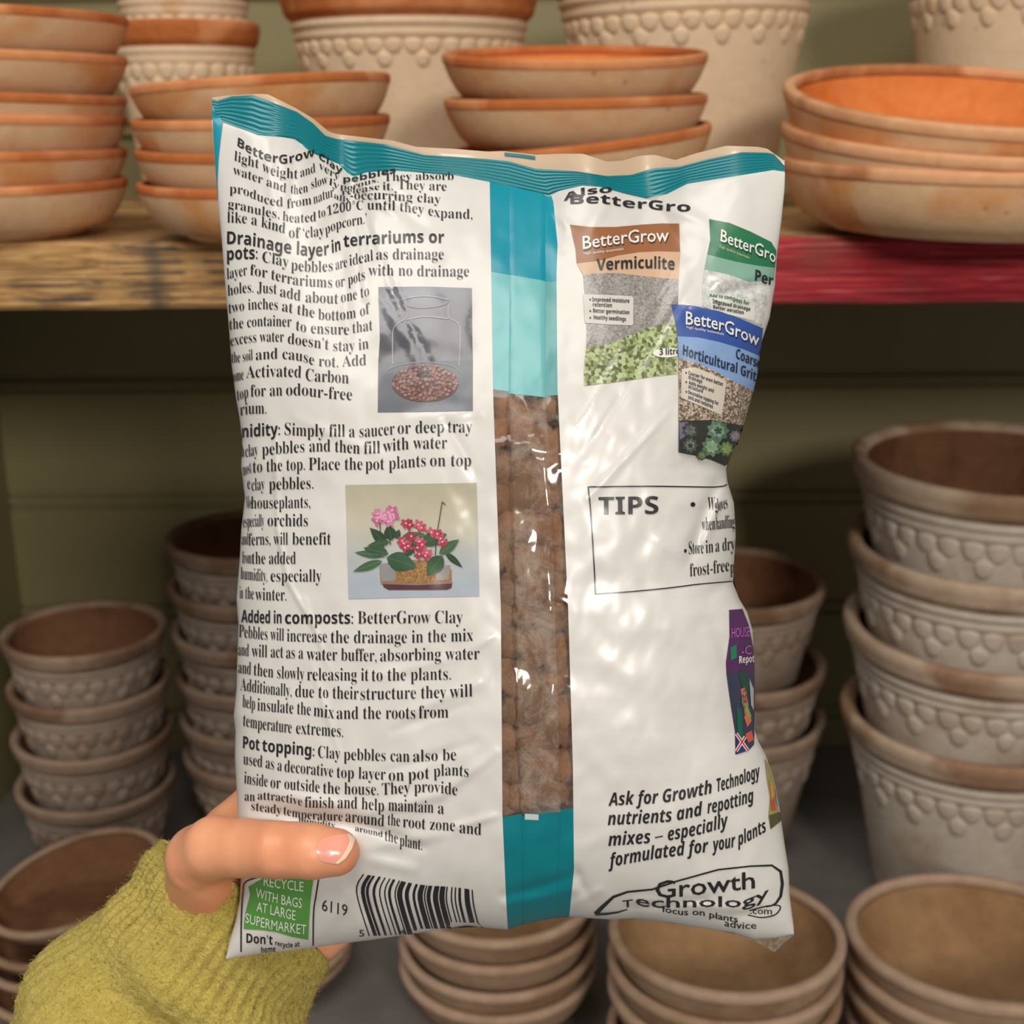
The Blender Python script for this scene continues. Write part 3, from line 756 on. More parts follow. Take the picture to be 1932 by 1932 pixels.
def text_bm(gl, base, em, slant=0.0, up=0.75, L=7):
    vs, fs = gl
    base = smooth_line(base)
    P = np.array(base, float); seg = np.hypot(*np.diff(P, axis=0).T); cum = np.concatenate([[0], np.cumsum(seg)]); cum /= cum[-1]
    bm = bmesh.new(); bv = []
    for t, y in vs:
        x = np.interp(t, cum, P[:, 0]); yy = np.interp(t, cum, P[:, 1])
        a, b = max(0, t - .03), min(1, t + .03)
        tx = np.interp(b, cum, P[:, 0]) - np.interp(a, cum, P[:, 0]); ty = np.interp(b, cum, P[:, 1]) - np.interp(a, cum, P[:, 1])
        l = math.hypot(tx, ty) or 1; nx, ny = ty / l * (1 - up), -(tx / l) * (1 - up) - up
        bv.append(bm.verts.new((x + nx * y * em + slant * y * em, yy + ny * y * em, 0)))
    for f in fs:
        try: bm.faces.new([bv[i] for i in f])
        except ValueError: pass
    return refine(bm, L)
TR = {'A': (380, 160, .3002), 'B': (400, 700, .28986), 'C': (400, 1240, .3002), 'D': (920, 260, .3002), 'E': (920, 840, .3002), 'F': (920, 1380, .31056), 'P': (0, 0, 1.0)}
def T(tr, pts):
    x, y, s = TR[tr]; return [(x + a * s, y + b * s) for a, b in pts]
def emof(tr, e): return e * TR[tr][2]
BLOCKS = {}     # block name -> list of (tr, text, style, em, pts, colour, layer)
def block(name, tr, items, style='serif', em=112, col=(38, 36, 38), layer=4):
    for it in items:
        text, pts = it[0], it[1]; e = it[2] if len(it) > 2 else em; st = it[3] if len(it) > 3 else style
        BLOCKS.setdefault(name, []).append((tr, text, st, e, pts, col, layer))
block('intro_text', 'A', em=86, items=[
    ('BetterGrow', [(228, 385), (300, 428), (360, 458), (430, 482), (520, 497), (600, 482), (712, 447)], 78, 'bold'),
    ('Clay', [(735, 468), (790, 500), (830, 535), (884, 562)], 62, 'bold'), ('pebbles', [(890, 612), (960, 610), (1050, 592), (1130, 574), (1222, 552)], 52, 'bold'),
    ('light weight', [(208, 475), (290, 505), (370, 530), (420, 560), (500, 582), (605, 592)], 93), ('and', [(622, 583), (715, 550)]), ('very', [(735, 528), (790, 560), (862, 606)], 73),
    ('porous.', [(870, 655), (930, 662), (1010, 640), (1115, 612)], 52), ('They absorb', [(1150, 608), (1320, 600), (1585, 600)], 72),
    ('water and', [(200, 560), (290, 590), (380, 622), (530, 680)]), ('then', [(560, 680), (600, 688), (668, 674)]), ('slow', [(690, 655), (740, 640), (792, 622)], 90), ('ly', [(800, 628), (862, 660)], 64),
    ('release', [(880, 697), (960, 685), (1120, 660)], 60), ('it.', [(1142, 662), (1205, 662)], 73), ('They are', [(1235, 655), (1540, 668)], 84),
    ('produced', [(180, 680), (260, 690), (340, 722), (430, 755), (512, 765)]), ('from', [(538, 778), (690, 752)]), ('natur', [(705, 752), (770, 725), (832, 703)], 93), ('ally', [(832, 712), (880, 735), (935, 742)], 56), ('-occurring clay', [(935, 722), (1060, 722), (1150, 722), (1330, 735), (1503, 748)], 84),
    ('granules,', [(170, 775), (260, 790), (340, 812), (490, 842)]), ('heated', [(510, 852), (600, 867), (720, 858)]), ('to', [(735, 840), (778, 828)], 86), ('1200°C', [(790, 825), (860, 805), (1020, 785)]), ('until they expand,', [(1045, 785), (1200, 790), (1400, 815), (1500, 835), (1703, 845)], 91),
    ('like a kind', [(165, 865), (280, 872), (370, 890), (525, 935)], 100), ('of', [(550, 960), (622, 965)], 100), ('‘clay', [(640, 966), (770, 948)], 100), ('popcorn.’', [(780, 945), (860, 908), (1042, 872)], 96)])
block('drainage_heading', 'A', [('Drainage', [(165, 1000), (280, 1005), (400, 1030), (480, 1050), (565, 1062)]), ('layer', [(600, 1066), (700, 1080), (802, 1068)]), ('in', [(822, 1060), (875, 1040)]), ('terrariums or', [(893, 1022), (1050, 1005), (1250, 995), (1390, 993), (1525, 996)], 105), ('pots:', [(165, 1102), (260, 1096), (355, 1095)])], 'bold', 110)
block('drainage_text', 'A', [('Clay', [(385, 1115), (450, 1125), (547, 1148)]), ('pebbles', [(565, 1163), (700, 1178), (826, 1170)]), ('are', [(845, 1165), (915, 1145)]), ('ideal', [(930, 1140), (1080, 1105)]), ('as drainage', [(1100, 1100), (1300, 1098), (1522, 1098)]),
    ('layer', [(165, 1222), (290, 1195)]), ('for', [(308, 1195), (416, 1215)]), ('terrariums', [(440, 1222), (600, 1260), (822, 1276)]), ('or pots', [(845, 1276), (920, 1262), (1030, 1225)]), ('with no drainage', [(1050, 1200), (1250, 1200), (1450, 1205), (1682, 1205)]),
    ('holes. Just', [(170, 1327), (250, 1311), (330, 1306), (475, 1315)]), ('add', [(495, 1330), (622, 1360)]), ('about', [(655, 1367), (860, 1377)]), ('one to', [(880, 1370), (960, 1352), (1055, 1325)]),
    ('two inches', [(175, 1437), (260, 1421), (370, 1411), (482, 1416)]), ('at the', [(508, 1422), (710, 1466)]), ('bottom of', [(735, 1476), (850, 1481), (980, 1462), (1062, 1435)]),
    ('the container', [(180, 1540), (250, 1530), (400, 1517), (567, 1522)]), ('to ensure', [(595, 1542), (690, 1562), (928, 1572)]), ('that', [(950, 1562), (1077, 1542)]),
    ('excess water', [(186, 1642), (270, 1626), (400, 1616), (520, 1616)]), ('doesn’t', [(545, 1626), (800, 1666)]), ('stay in', [(830, 1674), (960, 1672), (1052, 1656)]),
    ('the soil', [(193, 1748), (250, 1742), (325, 1730)]), ('and cause rot.', [(345, 1730), (480, 1722), (620, 1736), (720, 1766), (860, 1776)]), ('Add', [(885, 1772), (1036, 1762)])], em=102)
block('drainage_text', 'B', [('ome', [(142, 72), (210, 55)], 116), ('Activated Carbon', [(225, 45), (400, 38), (560, 42), (620, 62), (730, 72), (890, 82)]), ('top', [(168, 192), (240, 170)]), ('for an', [(255, 167), (460, 160)]), ('odour-free', [(485, 160), (600, 160), (720, 176), (912, 192)]), ('rium.', [(188, 290), (250, 279), (357, 278)])], em=116)
block('humidity_heading', 'B', [('nidity:', [(200, 432), (300, 425), (445, 416)])], 'bold', 112)
block('humidity_text', 'B', [('Simply fill', [(475, 415), (600, 424), (700, 426), (866, 428)]), ('a saucer', [(893, 432), (1000, 430), (1190, 413)]), ('or deep', [(1210, 410), (1510, 400)]), ('tray', [(1535, 400), (1692, 400)]),
    ('h', [(196, 560), (214, 558)]), ('clay', [(222, 562), (302, 546)]), ('pebbles and then', [(330, 550), (590, 530), (760, 525), (962, 540)]), ('fill', [(990, 540), (1095, 535)]), ('with water', [(1115, 530), (1280, 510), (1530, 505)]),
    ('most', [(206, 682), (260, 662)]), ('to the top.', [(270, 662), (450, 650), (607, 645)]), ('Place the', [(632, 645), (850, 643), (980, 643)]), ('pot plants', [(1000, 645), (1150, 640), (1392, 620)]), ('on top', [(1420, 620), (1687, 620)]),
    ('e', [(235, 770), (253, 766)]), ('clay', [(262, 780), (346, 770)]), ('pebbles.', [(375, 774), (662, 766)]), ('Mos', [(224, 894), (264, 892)]), ('houseplants,', [(258, 896), (400, 895), (642, 890)]),
    ('especially', [(206, 1019), (270, 1014), (342, 1010)]), ('orchids', [(365, 1010), (626, 1011)]), ('and', [(196, 1131), (240, 1130)]), ('ferns, will', [(242, 1136), (360, 1131), (496, 1131)]), ('benefit', [(525, 1131), (776, 1130)]),
    ('from', [(200, 1252), (260, 1254)]), ('the added', [(263, 1256), (547, 1256)]), ('humidity,', [(190, 1354), (300, 1366), (362, 1370)]), ('especially', [(385, 1371), (714, 1371)]), ('in', [(184, 1481), (206, 1480)]), ('the', [(220, 1482), (275, 1486)]), ('winter.', [(285, 1491), (487, 1495)])], em=120)
block('compost_heading', 'B', [('Added in', [(194, 1632), (300, 1640), (455, 1642)]), ('composts:', [(478, 1645), (920, 1645)])], 'bold', 112)
block('compost_text', 'B', [('BetterGrow Clay', [(950, 1645), (1632, 1640)]), ('Pebbles will', [(178, 1730), (300, 1746), (470, 1756)]), ('increase', [(490, 1760), (750, 1767)]), ('the drainage in the mix', [(775, 1770), (1240, 1770), (1700, 1756)]),
    ('and', [(172, 1850), (242, 1857)]), ('will act', [(262, 1860), (466, 1867)]), ('as a', [(485, 1870), (595, 1873)]), ('water buffer,', [(618, 1880), (1072, 1890)]), ('absorbing water', [(1095, 1890), (1742, 1876)])], em=122)
block('compost_text', 'C', [('and', [(168, 98), (247, 109)]), ('then slowly', [(265, 113), (400, 130), (582, 142)]), ('releasing it', [(600, 145), (985, 148)]), ('to the plants.', [(1005, 150), (1502, 141)]),
    ('Additionally,', [(182, 207), (300, 226), (420, 240), (502, 246)]), ('due to their', [(525, 250), (922, 265)]), ('structure they', [(935, 268), (1472, 256)]), ('will', [(1495, 255), (1637, 246)]),
    ('help', [(195, 312), (272, 330)]), ('insulate the', [(288, 335), (622, 365)]), ('mix', [(640, 368), (767, 386)]), ('and the roots', [(785, 388), (1277, 386)]), ('from', [(1300, 383), (1487, 380)]),
    ('temperature', [(198, 430), (300, 452), (502, 477)]), ('extremes.', [(530, 480), (826, 502)])], em=118)
block('topping_heading', 'C', [('Pot', [(198, 570), (300, 586)]), ('topping:', [(318, 590), (645, 622)])], 'bold', 106)
block('topping_text', 'C', [('Clay', [(668, 630), (806, 640)]), ('pebbles can', [(830, 645), (1242, 657)]), ('also be', [(1265, 657), (1536, 647)]),
    ('used as a', [(200, 672), (320, 692), (440, 716)]), ('decorative', [(458, 719), (762, 752)]), ('top layer', [(785, 756), (1092, 771)]), ('on', [(1112, 776), (1207, 776)]), ('pot', [(1235, 774), (1367, 762)]), ('plants', [(1395, 752), (1500, 742), (1612, 752)]),
    ('inside', [(205, 790), (280, 806), (352, 814)]), ('or outside', [(370, 820), (677, 851)]), ('the house.', [(700, 856), (1047, 866)]), ('They provide', [(1070, 866), (1250, 852), (1400, 850), (1541, 868)]),
    ('an', [(208, 900), (272, 905)], 90), ('attractive', [(290, 893), (400, 900), (480, 912), (567, 932)], 80), ('finish', [(585, 942), (767, 947)], 100), ('and help', [(790, 947), (920, 952), (1082, 968)]), ('maintain', [(1110, 962), (1250, 970), (1392, 977)]), ('a', [(1420, 982), (1457, 984)]),
    ('steady', [(250, 960), (320, 970), (437, 987)], 88), ('temperature', [(450, 986), (550, 1010), (690, 1022), (822, 1027)], 88), ('around', [(840, 1031), (1082, 1062)]), ('the', [(1105, 1052), (1182, 1062)]), ('root zone', [(1200, 1066), (1350, 1082), (1527, 1092)]), ('and', [(1555, 1102), (1692, 1117)]),
    ('humidity', [(545, 1042), (650, 1060), (775, 1078)], 66), ('around', [(900, 1092), (980, 1110), (1072, 1132)], 60), ('the', [(1085, 1152), (1167, 1172)]), ('plant.', [(1180, 1182), (1322, 1212)])], em=112)
block('product_code', 'C', [('6119', [(692, 1590), (850, 1625)], 104, 'sans')])
block('also_heading', 'D', [('Also', [(480, 400), (560, 374), (640, 357), (780, 345)], 62, 'bold'), ('BetterGro', [(522, 416), (640, 414), (750, 417), (880, 440), (1050, 452), (1160, 462), (1275, 466)], 80, 'bold')])
block('tips_box', 'E', [('TIPS', [(697, 436), (1072, 431)], 155, 'bold')])
block('tips_box', 'E', [('W', [(1380, 408), (1428, 410)]), ('gloves', [(1430, 422), (1506, 396)]), ('when', [(1345, 537), (1428, 531)]), ('handling', [(1434, 531), (1490, 524), (1549, 520)]), ('Store', [(1262, 686), (1356, 681)]), ('in', [(1370, 680), (1416, 673)]), ('a dry', [(1430, 671), (1551, 656)]), ('frost-free', [(1270, 826), (1400, 810), (1516, 790)]), ('p', [(1524, 806), (1546, 802)])], em=122)
block('slogan_text', 'F', [('Ask for Growth', [(733, 452), (890, 442), (1050, 434), (1200, 410), (1362, 374)]), ('Technology', [(1395, 366), (1510, 332), (1655, 276)]),
    ('nutrients and', [(730, 568), (1000, 555), (1140, 541), (1307, 506)]), ('repotting', [(1335, 498), (1450, 474), (1616, 424)]), ('mixes –', [(733, 694), (985, 676), (1066, 662)]), ('especially', [(1096, 662), (1300, 622), (1462, 574)]),
    ('formulated for', [(735, 823), (1000, 775), (1220, 746), (1342, 730)]), ('your plants', [(1365, 726), (1530, 690), (1692, 606)])], 'bi', 112)
block('maker_logo', 'F', [('Growth', [(1020, 1010), (1150, 1002), (1350, 982), (1622, 950)], 150, 'sansb'), ('T', [(820, 1068), (884, 1060)], 62, 'sansb'), ('echnology', [(900, 1050), (1000, 1066), (1200, 1066), (1400, 1062), (1560, 1062), (1710, 1000)], 92, 'sansb'), ('focus on plants', [(1060, 1092), (1180, 1112), (1290, 1114), (1400, 1138), (1520, 1158)], 56, 'sansb'), ('.com', [(1595, 1106), (1725, 1110)], 62, 'sans'), ('advice', [(1440, 1180), (1540, 1196), (1632, 1195)], 62, 'sans')])
block('recycling_mark', 'C', [('RECYCLE', [(330, 1432), (450, 1452), (578, 1468)]), ('WITH BAGS', [(280, 1505), (400, 1540), (568, 1572)]), ('AT LARGE', [(285, 1592), (527, 1648)]), ('SUPERMARKET', [(215, 1665), (380, 1706), (592, 1736)])], 'sans', 88, (238, 240, 232), 8)
block('recycling_mark', 'C', [('Don’t', [(218, 1792), (382, 1804)], 82, 'bold'), ('recycle at', [(398, 1806), (470, 1822), (552, 1814)], 42, 'bold'), ('home', [(310, 1856), (400, 1848)], 52, 'bold')])
def G(r, g, b): return (r, g, b)
EXTRA = {}     # block -> list of (bm, layer, material)
def ex(name, bm, layer, mat): EXTRA.setdefault(name, []).append((bm, layer, mat))
# tips box rules
blk = ink(38, 36, 38)
for pts in ([(632, 262), (1000, 258), (1420, 263), (1502, 248)], [(632, 260), (650, 450), (665, 690), (678, 935)], [(678, 935), (900, 920), (1130, 898), (1350, 871), (1534, 855)]):
    ex('tips_box', bm_line(T('E', smooth_line(pts)), 2.3), 4, blk)
ex('tips_box', bm_ell(*T('E', [(1288, 372)])[0], 4.4, 4.4), 4, blk); ex('tips_box', bm_ell(*T('E', [(1240, 664)])[0], 2.4, 3.6), 4, blk)
# recycling mark
ex('recycling_mark', bm_poly(T('C', [(235, 1442), (262, 1425), (330, 1385), (450, 1380), (640, 1400), (630, 1460), (620, 1530), (612, 1650), (606, 1772), (500, 1752), (400, 1722), (320, 1712), (203, 1706), (208, 1650), (216, 1600), (245, 1490)])), 5, ink(92, 158, 70))
for pts in ([(300, 1380), (215, 1412), (198, 1480), (188, 1640), (184, 1850)], [(672, 1395), (655, 1500), (641, 1600), (636, 1810)]):
    ex('recycling_mark', bm_line(T('C', smooth_line(pts)), 2.6), 4, blk)
# barcode: bars follow the crumpled film
def barcode():
    rnd = random.Random(3)
    top = lambda t: (950 + 690 * t, 1360 + 102 * t ** .8 - 6 * math.sin(t * 9)); mid = lambda t: (905 + 745 * t, 1475 + 85 * t); bot = lambda t: (985 + 705 * t, 1748 - 28 * t)
    t = 0.0; mods = []
    while t < 1:
        w = rnd.choice([1, 1, 2, 2, 3, 4]) / 92; gp = rnd.choice([1, 1, 2, 2, 3]) / 92
        mods.append((t, min(1, t + w))); t += w + gp
    for a, b in mods:
        L = smooth_line([top(a), mid(a), bot(a)], 5); R = smooth_line([top(b), mid(b), bot(b)], 5)
        ex('barcode', bm_poly(T('C', L + R[::-1])), 4, blk)
barcode()
block('barcode', 'C', [('5', [(925, 1752), (958, 1752)], 60, 'sans'), ('44', [(1180, 1740), (1260, 1732)], 44, 'sans'), ('52', [(1555, 1728), (1640, 1722)], 40, 'sans')])
# maker logo outline
w_ = [26, 22, 16, 12, 11, 10, 10, 10, 12, 16, 18, 16, 12, 8, 5]
pts = [(655, 1108), (700, 1062), (765, 1002), (850, 972), (1000, 957), (1150, 907), (1400, 838), (1600, 817), (1725, 813), (1778, 850), (1788, 925), (1778, 1000), (1750, 1042), (1722, 1058), (1690, 1064)]
ex('maker_logo', bm_line(T('F', pts), [a * .31 for a in w_]), 4, blk)
ex('maker_logo', bm_line(T('F', [(655, 1108), (720, 1106), (790, 1096), (850, 1078)]), [5, 4, 3, 1.5]), 4, blk)
ex('maker_logo', bm_line(T('F', smooth_line([(1590, 1086), (1690, 1060), (1765, 1056), (1774, 1078), (1740, 1114), (1660, 1128), (1580, 1112)])), 2.2), 4, blk)
ex('register_mark', bm_poly([(990, 1534), (1016, 1535), (1016, 1546), (990, 1545)]), 9, ink(200, 216, 220))
ex('seal_mark', bm_poly([(952, 288), (982, 291), (1010, 295), (1010, 301), (982, 297), (952, 294)]), 5, M['teal'])
# teal side strip at the top left
ex('teal_side', bm_poly([(400, 200), (421, 230), (417, 262), (413, 300), (411, 340), (412, 380), (411, 372), (407, 310), (403, 250)]), 3, M['teal_bright'])

# printed pack pictures
tan_grain = grain_ink('printed_vermiculite', srgb(84, 80, 78), srgb(176, 170, 164), 1100)
leaf_print = grain_ink('printed_seedlings', srgb(92, 100, 64), srgb(178, 188, 142), 900, srgb(138, 152, 100), 'vor')
perl = grain_ink('printed_perlite', srgb(158, 160, 156), srgb(226, 226, 222), 500)
grit = grain_ink('printed_grit', srgb(98, 84, 72), srgb(190, 174, 156), 1500, srgb(144, 126, 110), 'vor')
DK = (40, 42, 44); WH = (240, 238, 232)
def pk(name, tr, pts, layer, mat): ex(name, bm_poly(T(tr, pts), 5 if name in ('houseplant_picture', 'yellow_picture', 'perlite_picture', 'grit_picture') else 12), layer, mat)
pk('vermiculite_picture', 'D', [(518, 548), (650, 562), (800, 562), (960, 548), (1100, 540), (1205, 540), (1210, 720), (1080, 716), (950, 722), (820, 742), (700, 775), (560, 792), (552, 700)], 3, ink(160, 104, 66))
pk('vermiculite_picture', 'D', [(560, 792), (700, 775), (820, 742), (950, 722), (1080, 716), (1210, 720), (1205, 800), (1200, 890), (1080, 882), (950, 868), (820, 852), (720, 850), (600, 862), (575, 820)], 3, ink(214, 178, 146))
pk('vermiculite_picture', 'D', [(600, 862), (720, 850), (820, 852), (950, 868), (1080, 882), (1200, 890), (1196, 1000), (1192, 1160), (1080, 1178), (990, 1200), (880, 1248), (760, 1296), (620, 1318), (622, 1200), (612, 1000)], 3, tan_grain)
pk('vermiculite_picture', 'D', [(620, 1318), (760, 1296), (880, 1248), (990, 1200), (1080, 1178), (1192, 1160), (1190, 1330), (1190, 1484), (1050, 1500), (850, 1530), (700, 1548), (606, 1560), (605, 1480), (610, 1400)], 3, leaf_print)
pk('vermiculite_picture', 'D', [(600, 985), (750, 990), (905, 998), (915, 1006), (914, 1172), (905, 1181), (760, 1176), (612, 1166)], 5, ink(214, 208, 200))
ex('vermiculite_picture', bm_ell(*T('D', [(1128, 1352)])[0], 27, 9, -.05), 5, ink(*WH))
block('vermiculite_picture', 'D', [('BetterGrow', [(605, 712), (750, 688), (900, 672), (1145, 664)], 118, 'sansb')], col=(84, 62, 48), layer=5)
block('vermiculite_picture', 'D', [('BetterGrow', [(600, 704), (750, 680), (900, 664), (1140, 656)], 118, 'sansb')], col=WH, layer=7)
block('vermiculite_picture', 'D', [('high quality essentials', [(605, 737), (720, 724), (850, 708)], 24, 'sans')], col=WH, layer=6)
block('vermiculite_picture', 'D', [('Vermiculite', [(685, 835), (850, 828), (1010, 824), (1176, 832)], 100, 'bold'), ('Improved moisture', [(657, 1031), (888, 1041)], 36, 'bold'), ('retention', [(660, 1063), (779, 1069)], 36, 'bold'), ('Better germination', [(662, 1101), (888, 1114)], 36, 'bold'), ('Healthy seedlings', [(665, 1143), (867, 1156)], 36, 'bold'), ('3 litre', [(1078, 1368), (1204, 1362)], 56, 'bold')], col=DK, layer=8)
for y in (1020, 1092, 1135): ex('vermiculite_picture', bm_ell(*T('D', [(644, y)])[0], 1.7, 1.7), 8, ink(*DK))
pk('perlite_picture', 'D', [(1392, 512), (1520, 536), (1650, 590), (1780, 655), (1812, 708), (1804, 818), (1700, 806), (1560, 780), (1380, 735), (1400, 640)], 3, ink(40, 116, 78))
pk('perlite_picture', 'D', [(1380, 735), (1560, 780), (1700, 806), (1804, 818), (1796, 900), (1640, 905), (1500, 858), (1362, 830)], 3, ink(136, 178, 160))
pk('perlite_picture', 'D', [(1362, 830), (1500, 858), (1640, 905), (1796, 900), (1775, 990), (1745, 1080), (1722, 1180), (1560, 1120), (1400, 1080), (1352, 1060), (1350, 930)], 3, perl)
pk('perlite_picture', 'D', [(1385, 985), (1500, 1000), (1676, 1030), (1672, 1150), (1560, 1125), (1400, 1080)], 5, ink(222, 224, 214))
block('perlite_picture', 'D', [('BetterGro', [(1467, 660), (1600, 712), (1740, 764), (1806, 798)], 110, 'sansb')], col=(26, 74, 50), layer=5)
block('perlite_picture', 'D', [('BetterGro', [(1462, 652), (1600, 704), (1740, 756), (1800, 790)], 110, 'sansb')], col=WH, layer=7)
block('perlite_picture', 'D', [('high quality essentials', [(1458, 692), (1540, 722), (1640, 762)], 24, 'sans')], col=(214, 214, 150), layer=6)
block('perlite_picture', 'D', [('Per', [(1676, 894), (1785, 932)], 92, 'bold'), ('Improved drainage', [(1412, 1042), (1520, 1062), (1646, 1090)], 34, 'bold'), ('Better aeration', [(1414, 1074), (1604, 1112)], 34, 'bold')], col=DK, layer=8)
block('perlite_picture', 'D', [('Add to compost for', [(1390, 1004), (1500, 1018), (1640, 1052)], 32, 'bold')], col=(50, 110, 70), layer=8)
pk('grit_picture', 'D', [(1152, 1050), (1300, 1058), (1450, 1092), (1600, 1145), (1722, 1195), (1712, 1290), (1700, 1372), (1600, 1330), (1450, 1285), (1320, 1258), (1190, 1250), (1180, 1150)], 9, ink(52, 84, 158))
pk('grit_picture', 'D', [(1190, 1250), (1320, 1258), (1450, 1285), (1600, 1330), (1700, 1372), (1685, 1480), (1662, 1590), (1560, 1540), (1450, 1482), (1320, 1420), (1197, 1385)], 9, ink(136, 168, 214))
pk('grit_picture', 'D', [(1197, 1385), (1320, 1420), (1450, 1482), (1560, 1540), (1662, 1590), (1640, 1700), (1612, 1810), (1500, 1790), (1400, 1772), (1198, 1780), (1200, 1600)], 9, grit)
pk('grit_picture', 'P', [(1280, 794), (1340, 792), (1400, 800), (1402, 810), (1392, 835), (1380, 862), (1367, 878), (1340, 866), (1310, 858), (1279, 853)], 9, ink(52, 54, 48))
pk('grit_picture', 'D', [(1215, 1456), (1300, 1444), (1400, 1485), (1490, 1530), (1480, 1640), (1462, 1742), (1340, 1690), (1210, 1636)], 11, ink(216, 206, 190))
block('grit_picture', 'D', [('BetterGrow', [(1246, 1184), (1400, 1208), (1550, 1258), (1696, 1318)], 116, 'sansb')], col=(30, 48, 96), layer=11)
block('grit_picture', 'D', [('BetterGrow', [(1240, 1176), (1400, 1200), (1550, 1250), (1690, 1310)], 116, 'sansb')], col=WH, layer=13)
block('grit_picture', 'D', [('high quality essentials', [(1246, 1200), (1350, 1218), (1476, 1244)], 24, 'sans')], col=WH, layer=12)
block('grit_picture', 'D', [('Coarse', [(1550, 1386), (1703, 1452)], 88, 'bold'), ('Horticultural Grit', [(1222, 1366), (1400, 1430), (1560, 1482), (1672, 1530)], 90, 'bold'), ('Coarser for even better', [(1257, 1490), (1470, 1562)], 33, 'bold'), ('drainage', [(1257, 1516), (1342, 1546)], 33, 'bold'), ('Adds weight and', [(1258, 1550), (1412, 1602)], 33, 'bold'), ('structure', [(1256, 1575), (1346, 1607)], 33, 'bold'), ('Decorative topping for', [(1255, 1610), (1442, 1682)], 33, 'bold'), ('pots and rockeries', [(1255, 1640), (1407, 1702)], 33, 'bold')], col=(34, 44, 70), layer=13)
for x, y in ((1243, 1480), (1243, 1538), (1243, 1598)): ex('grit_picture', bm_ell(*T('D', [(x, y)])[0], 1.7, 1.7), 13, ink(40, 60, 120))
rr = random.Random(5)
def rosette(name, cx, cy, R, cols, layer):
    k = 0
    for ring, (fr, n) in enumerate(((1.0, 9), (.66, 7), (.36, 5))):
        for i in range(n):
            a = 2 * PI * i / n + ring * .4; L = R * fr
            c = cols[min(ring, len(cols) - 1)]; j = rr.randint(-12, 12)
            tipx, tipy = cx + L * math.cos(a), cy + L * math.sin(a); w = L * .34
            p = [(cx, cy), (cx + L * .6 * math.cos(a) - w * math.sin(a), cy + L * .6 * math.sin(a) + w * math.cos(a)), (tipx, tipy), (cx + L * .6 * math.cos(a) + w * math.sin(a), cy + L * .6 * math.sin(a) - w * math.cos(a))]
            ex(name, bm_poly(p), layer + ring + .08 * i, ink(*[int(min(255, max(0, q + j)) // 8 * 8) for q in c]))
for cx, cy, R, cols in [(1352, 812, 22, [(96, 124, 104), (140, 168, 144), (64, 80, 72)]), (1300, 812, 17, [(70, 74, 74), (106, 112, 108)]), (1340, 842, 20, [(108, 140, 112), (158, 186, 150)]), (1368, 846, 15, [(120, 150, 90), (164, 186, 120)]), (1300, 840, 15, [(84, 92, 92), (122, 130, 126), (60, 66, 64)]), (1384, 822, 12, [(128, 124, 136), (164, 158, 170)]), (1322, 858, 10, [(88, 108, 80), (128, 150, 104)])]:
    rosette('grit_picture', cx, cy, R, cols, 10)
ex('grit_picture', bm_poly([(1280, 798), (1296, 796), (1292, 822), (1281, 830)]), 10, ink(120, 110, 140))
# purple pack wrapping round the right edge
pk('houseplant_picture', 'P', [(1375, 1151), (1388, 1150), (1400, 1149), (1412, 1180), (1421, 1225), (1424, 1270), (1422, 1270), (1395, 1268), (1370, 1272), (1369, 1250), (1376, 1200)], 3, ink(84, 46, 92))
pk('houseplant_picture', 'P', [(1370, 1272), (1395, 1268), (1423, 1270), (1424, 1320), (1423, 1360), (1422, 1405), (1412, 1416), (1387, 1424), (1386, 1380), (1378, 1330)], 3, ink(58, 62, 84))
pk('houseplant_picture', 'P', [(1377, 1222), (1388, 1216), (1389, 1240), (1378, 1246)], 5, ink(40, 120, 84))
for pts, c in [([(1392, 1270), (1400, 1262), (1412, 1290), (1404, 1340), (1396, 1330), (1400, 1300)], (40, 78, 58)), ([(1396, 1300), (1404, 1296), (1410, 1330), (1404, 1352)], (214, 120, 90)), ([(1398, 1322), (1408, 1330), (1416, 1352), (1410, 1356)], (150, 178, 90)), ([(1402, 1352), (1412, 1340), (1416, 1360), (1408, 1372)], (224, 120, 84)), ([(1388, 1330), (1398, 1350), (1400, 1398), (1390, 1392)], (28, 96, 72)), ([(1412, 1280), (1420, 1300), (1420, 1340), (1415, 1330)], (190, 190, 190)), ([(1404, 1385), (1416, 1378), (1420, 1396), (1410, 1402)], (220, 96, 80))]:
    ex('houseplant_picture', bm_poly(pts, 5), 6, ink(*c))
ex('houseplant_picture', bm_poly([(1387, 1382), (1400, 1396), (1410, 1412), (1409, 1417), (1388, 1423)]), 6, ink(40, 58, 110))
for a, b, w, c in [((1387, 1384), (1409, 1416), 6, WH), ((1387, 1418), (1404, 1390), 6, WH), ((1387, 1384), (1409, 1416), 2.6, (196, 50, 60)), ((1387, 1418), (1404, 1390), 2.6, (196, 50, 60))]:
    ex('houseplant_picture', bm_line([a, b], w), 7 if w > 3 else 8, ink(*c))
block('houseplant_picture', 'E', [('HOUSE', [(1528, 1208), (1580, 1206), (1640, 1200)], 86, 'sans'), ('-C', [(1590, 1320), (1650, 1312)], 80, 'sans')], col=(196, 110, 190), layer=7)
block('houseplant_picture', 'E', [('Repot', [(1576, 1370), (1668, 1362)], 62, 'bold')], col=WH, layer=7)
pk('yellow_picture', 'P', [(1442, 1432), (1448, 1440), (1458, 1470), (1466, 1515), (1472, 1550), (1453, 1565), (1449, 1540), (1452, 1505), (1446, 1470)], 3, ink(168, 160, 96))
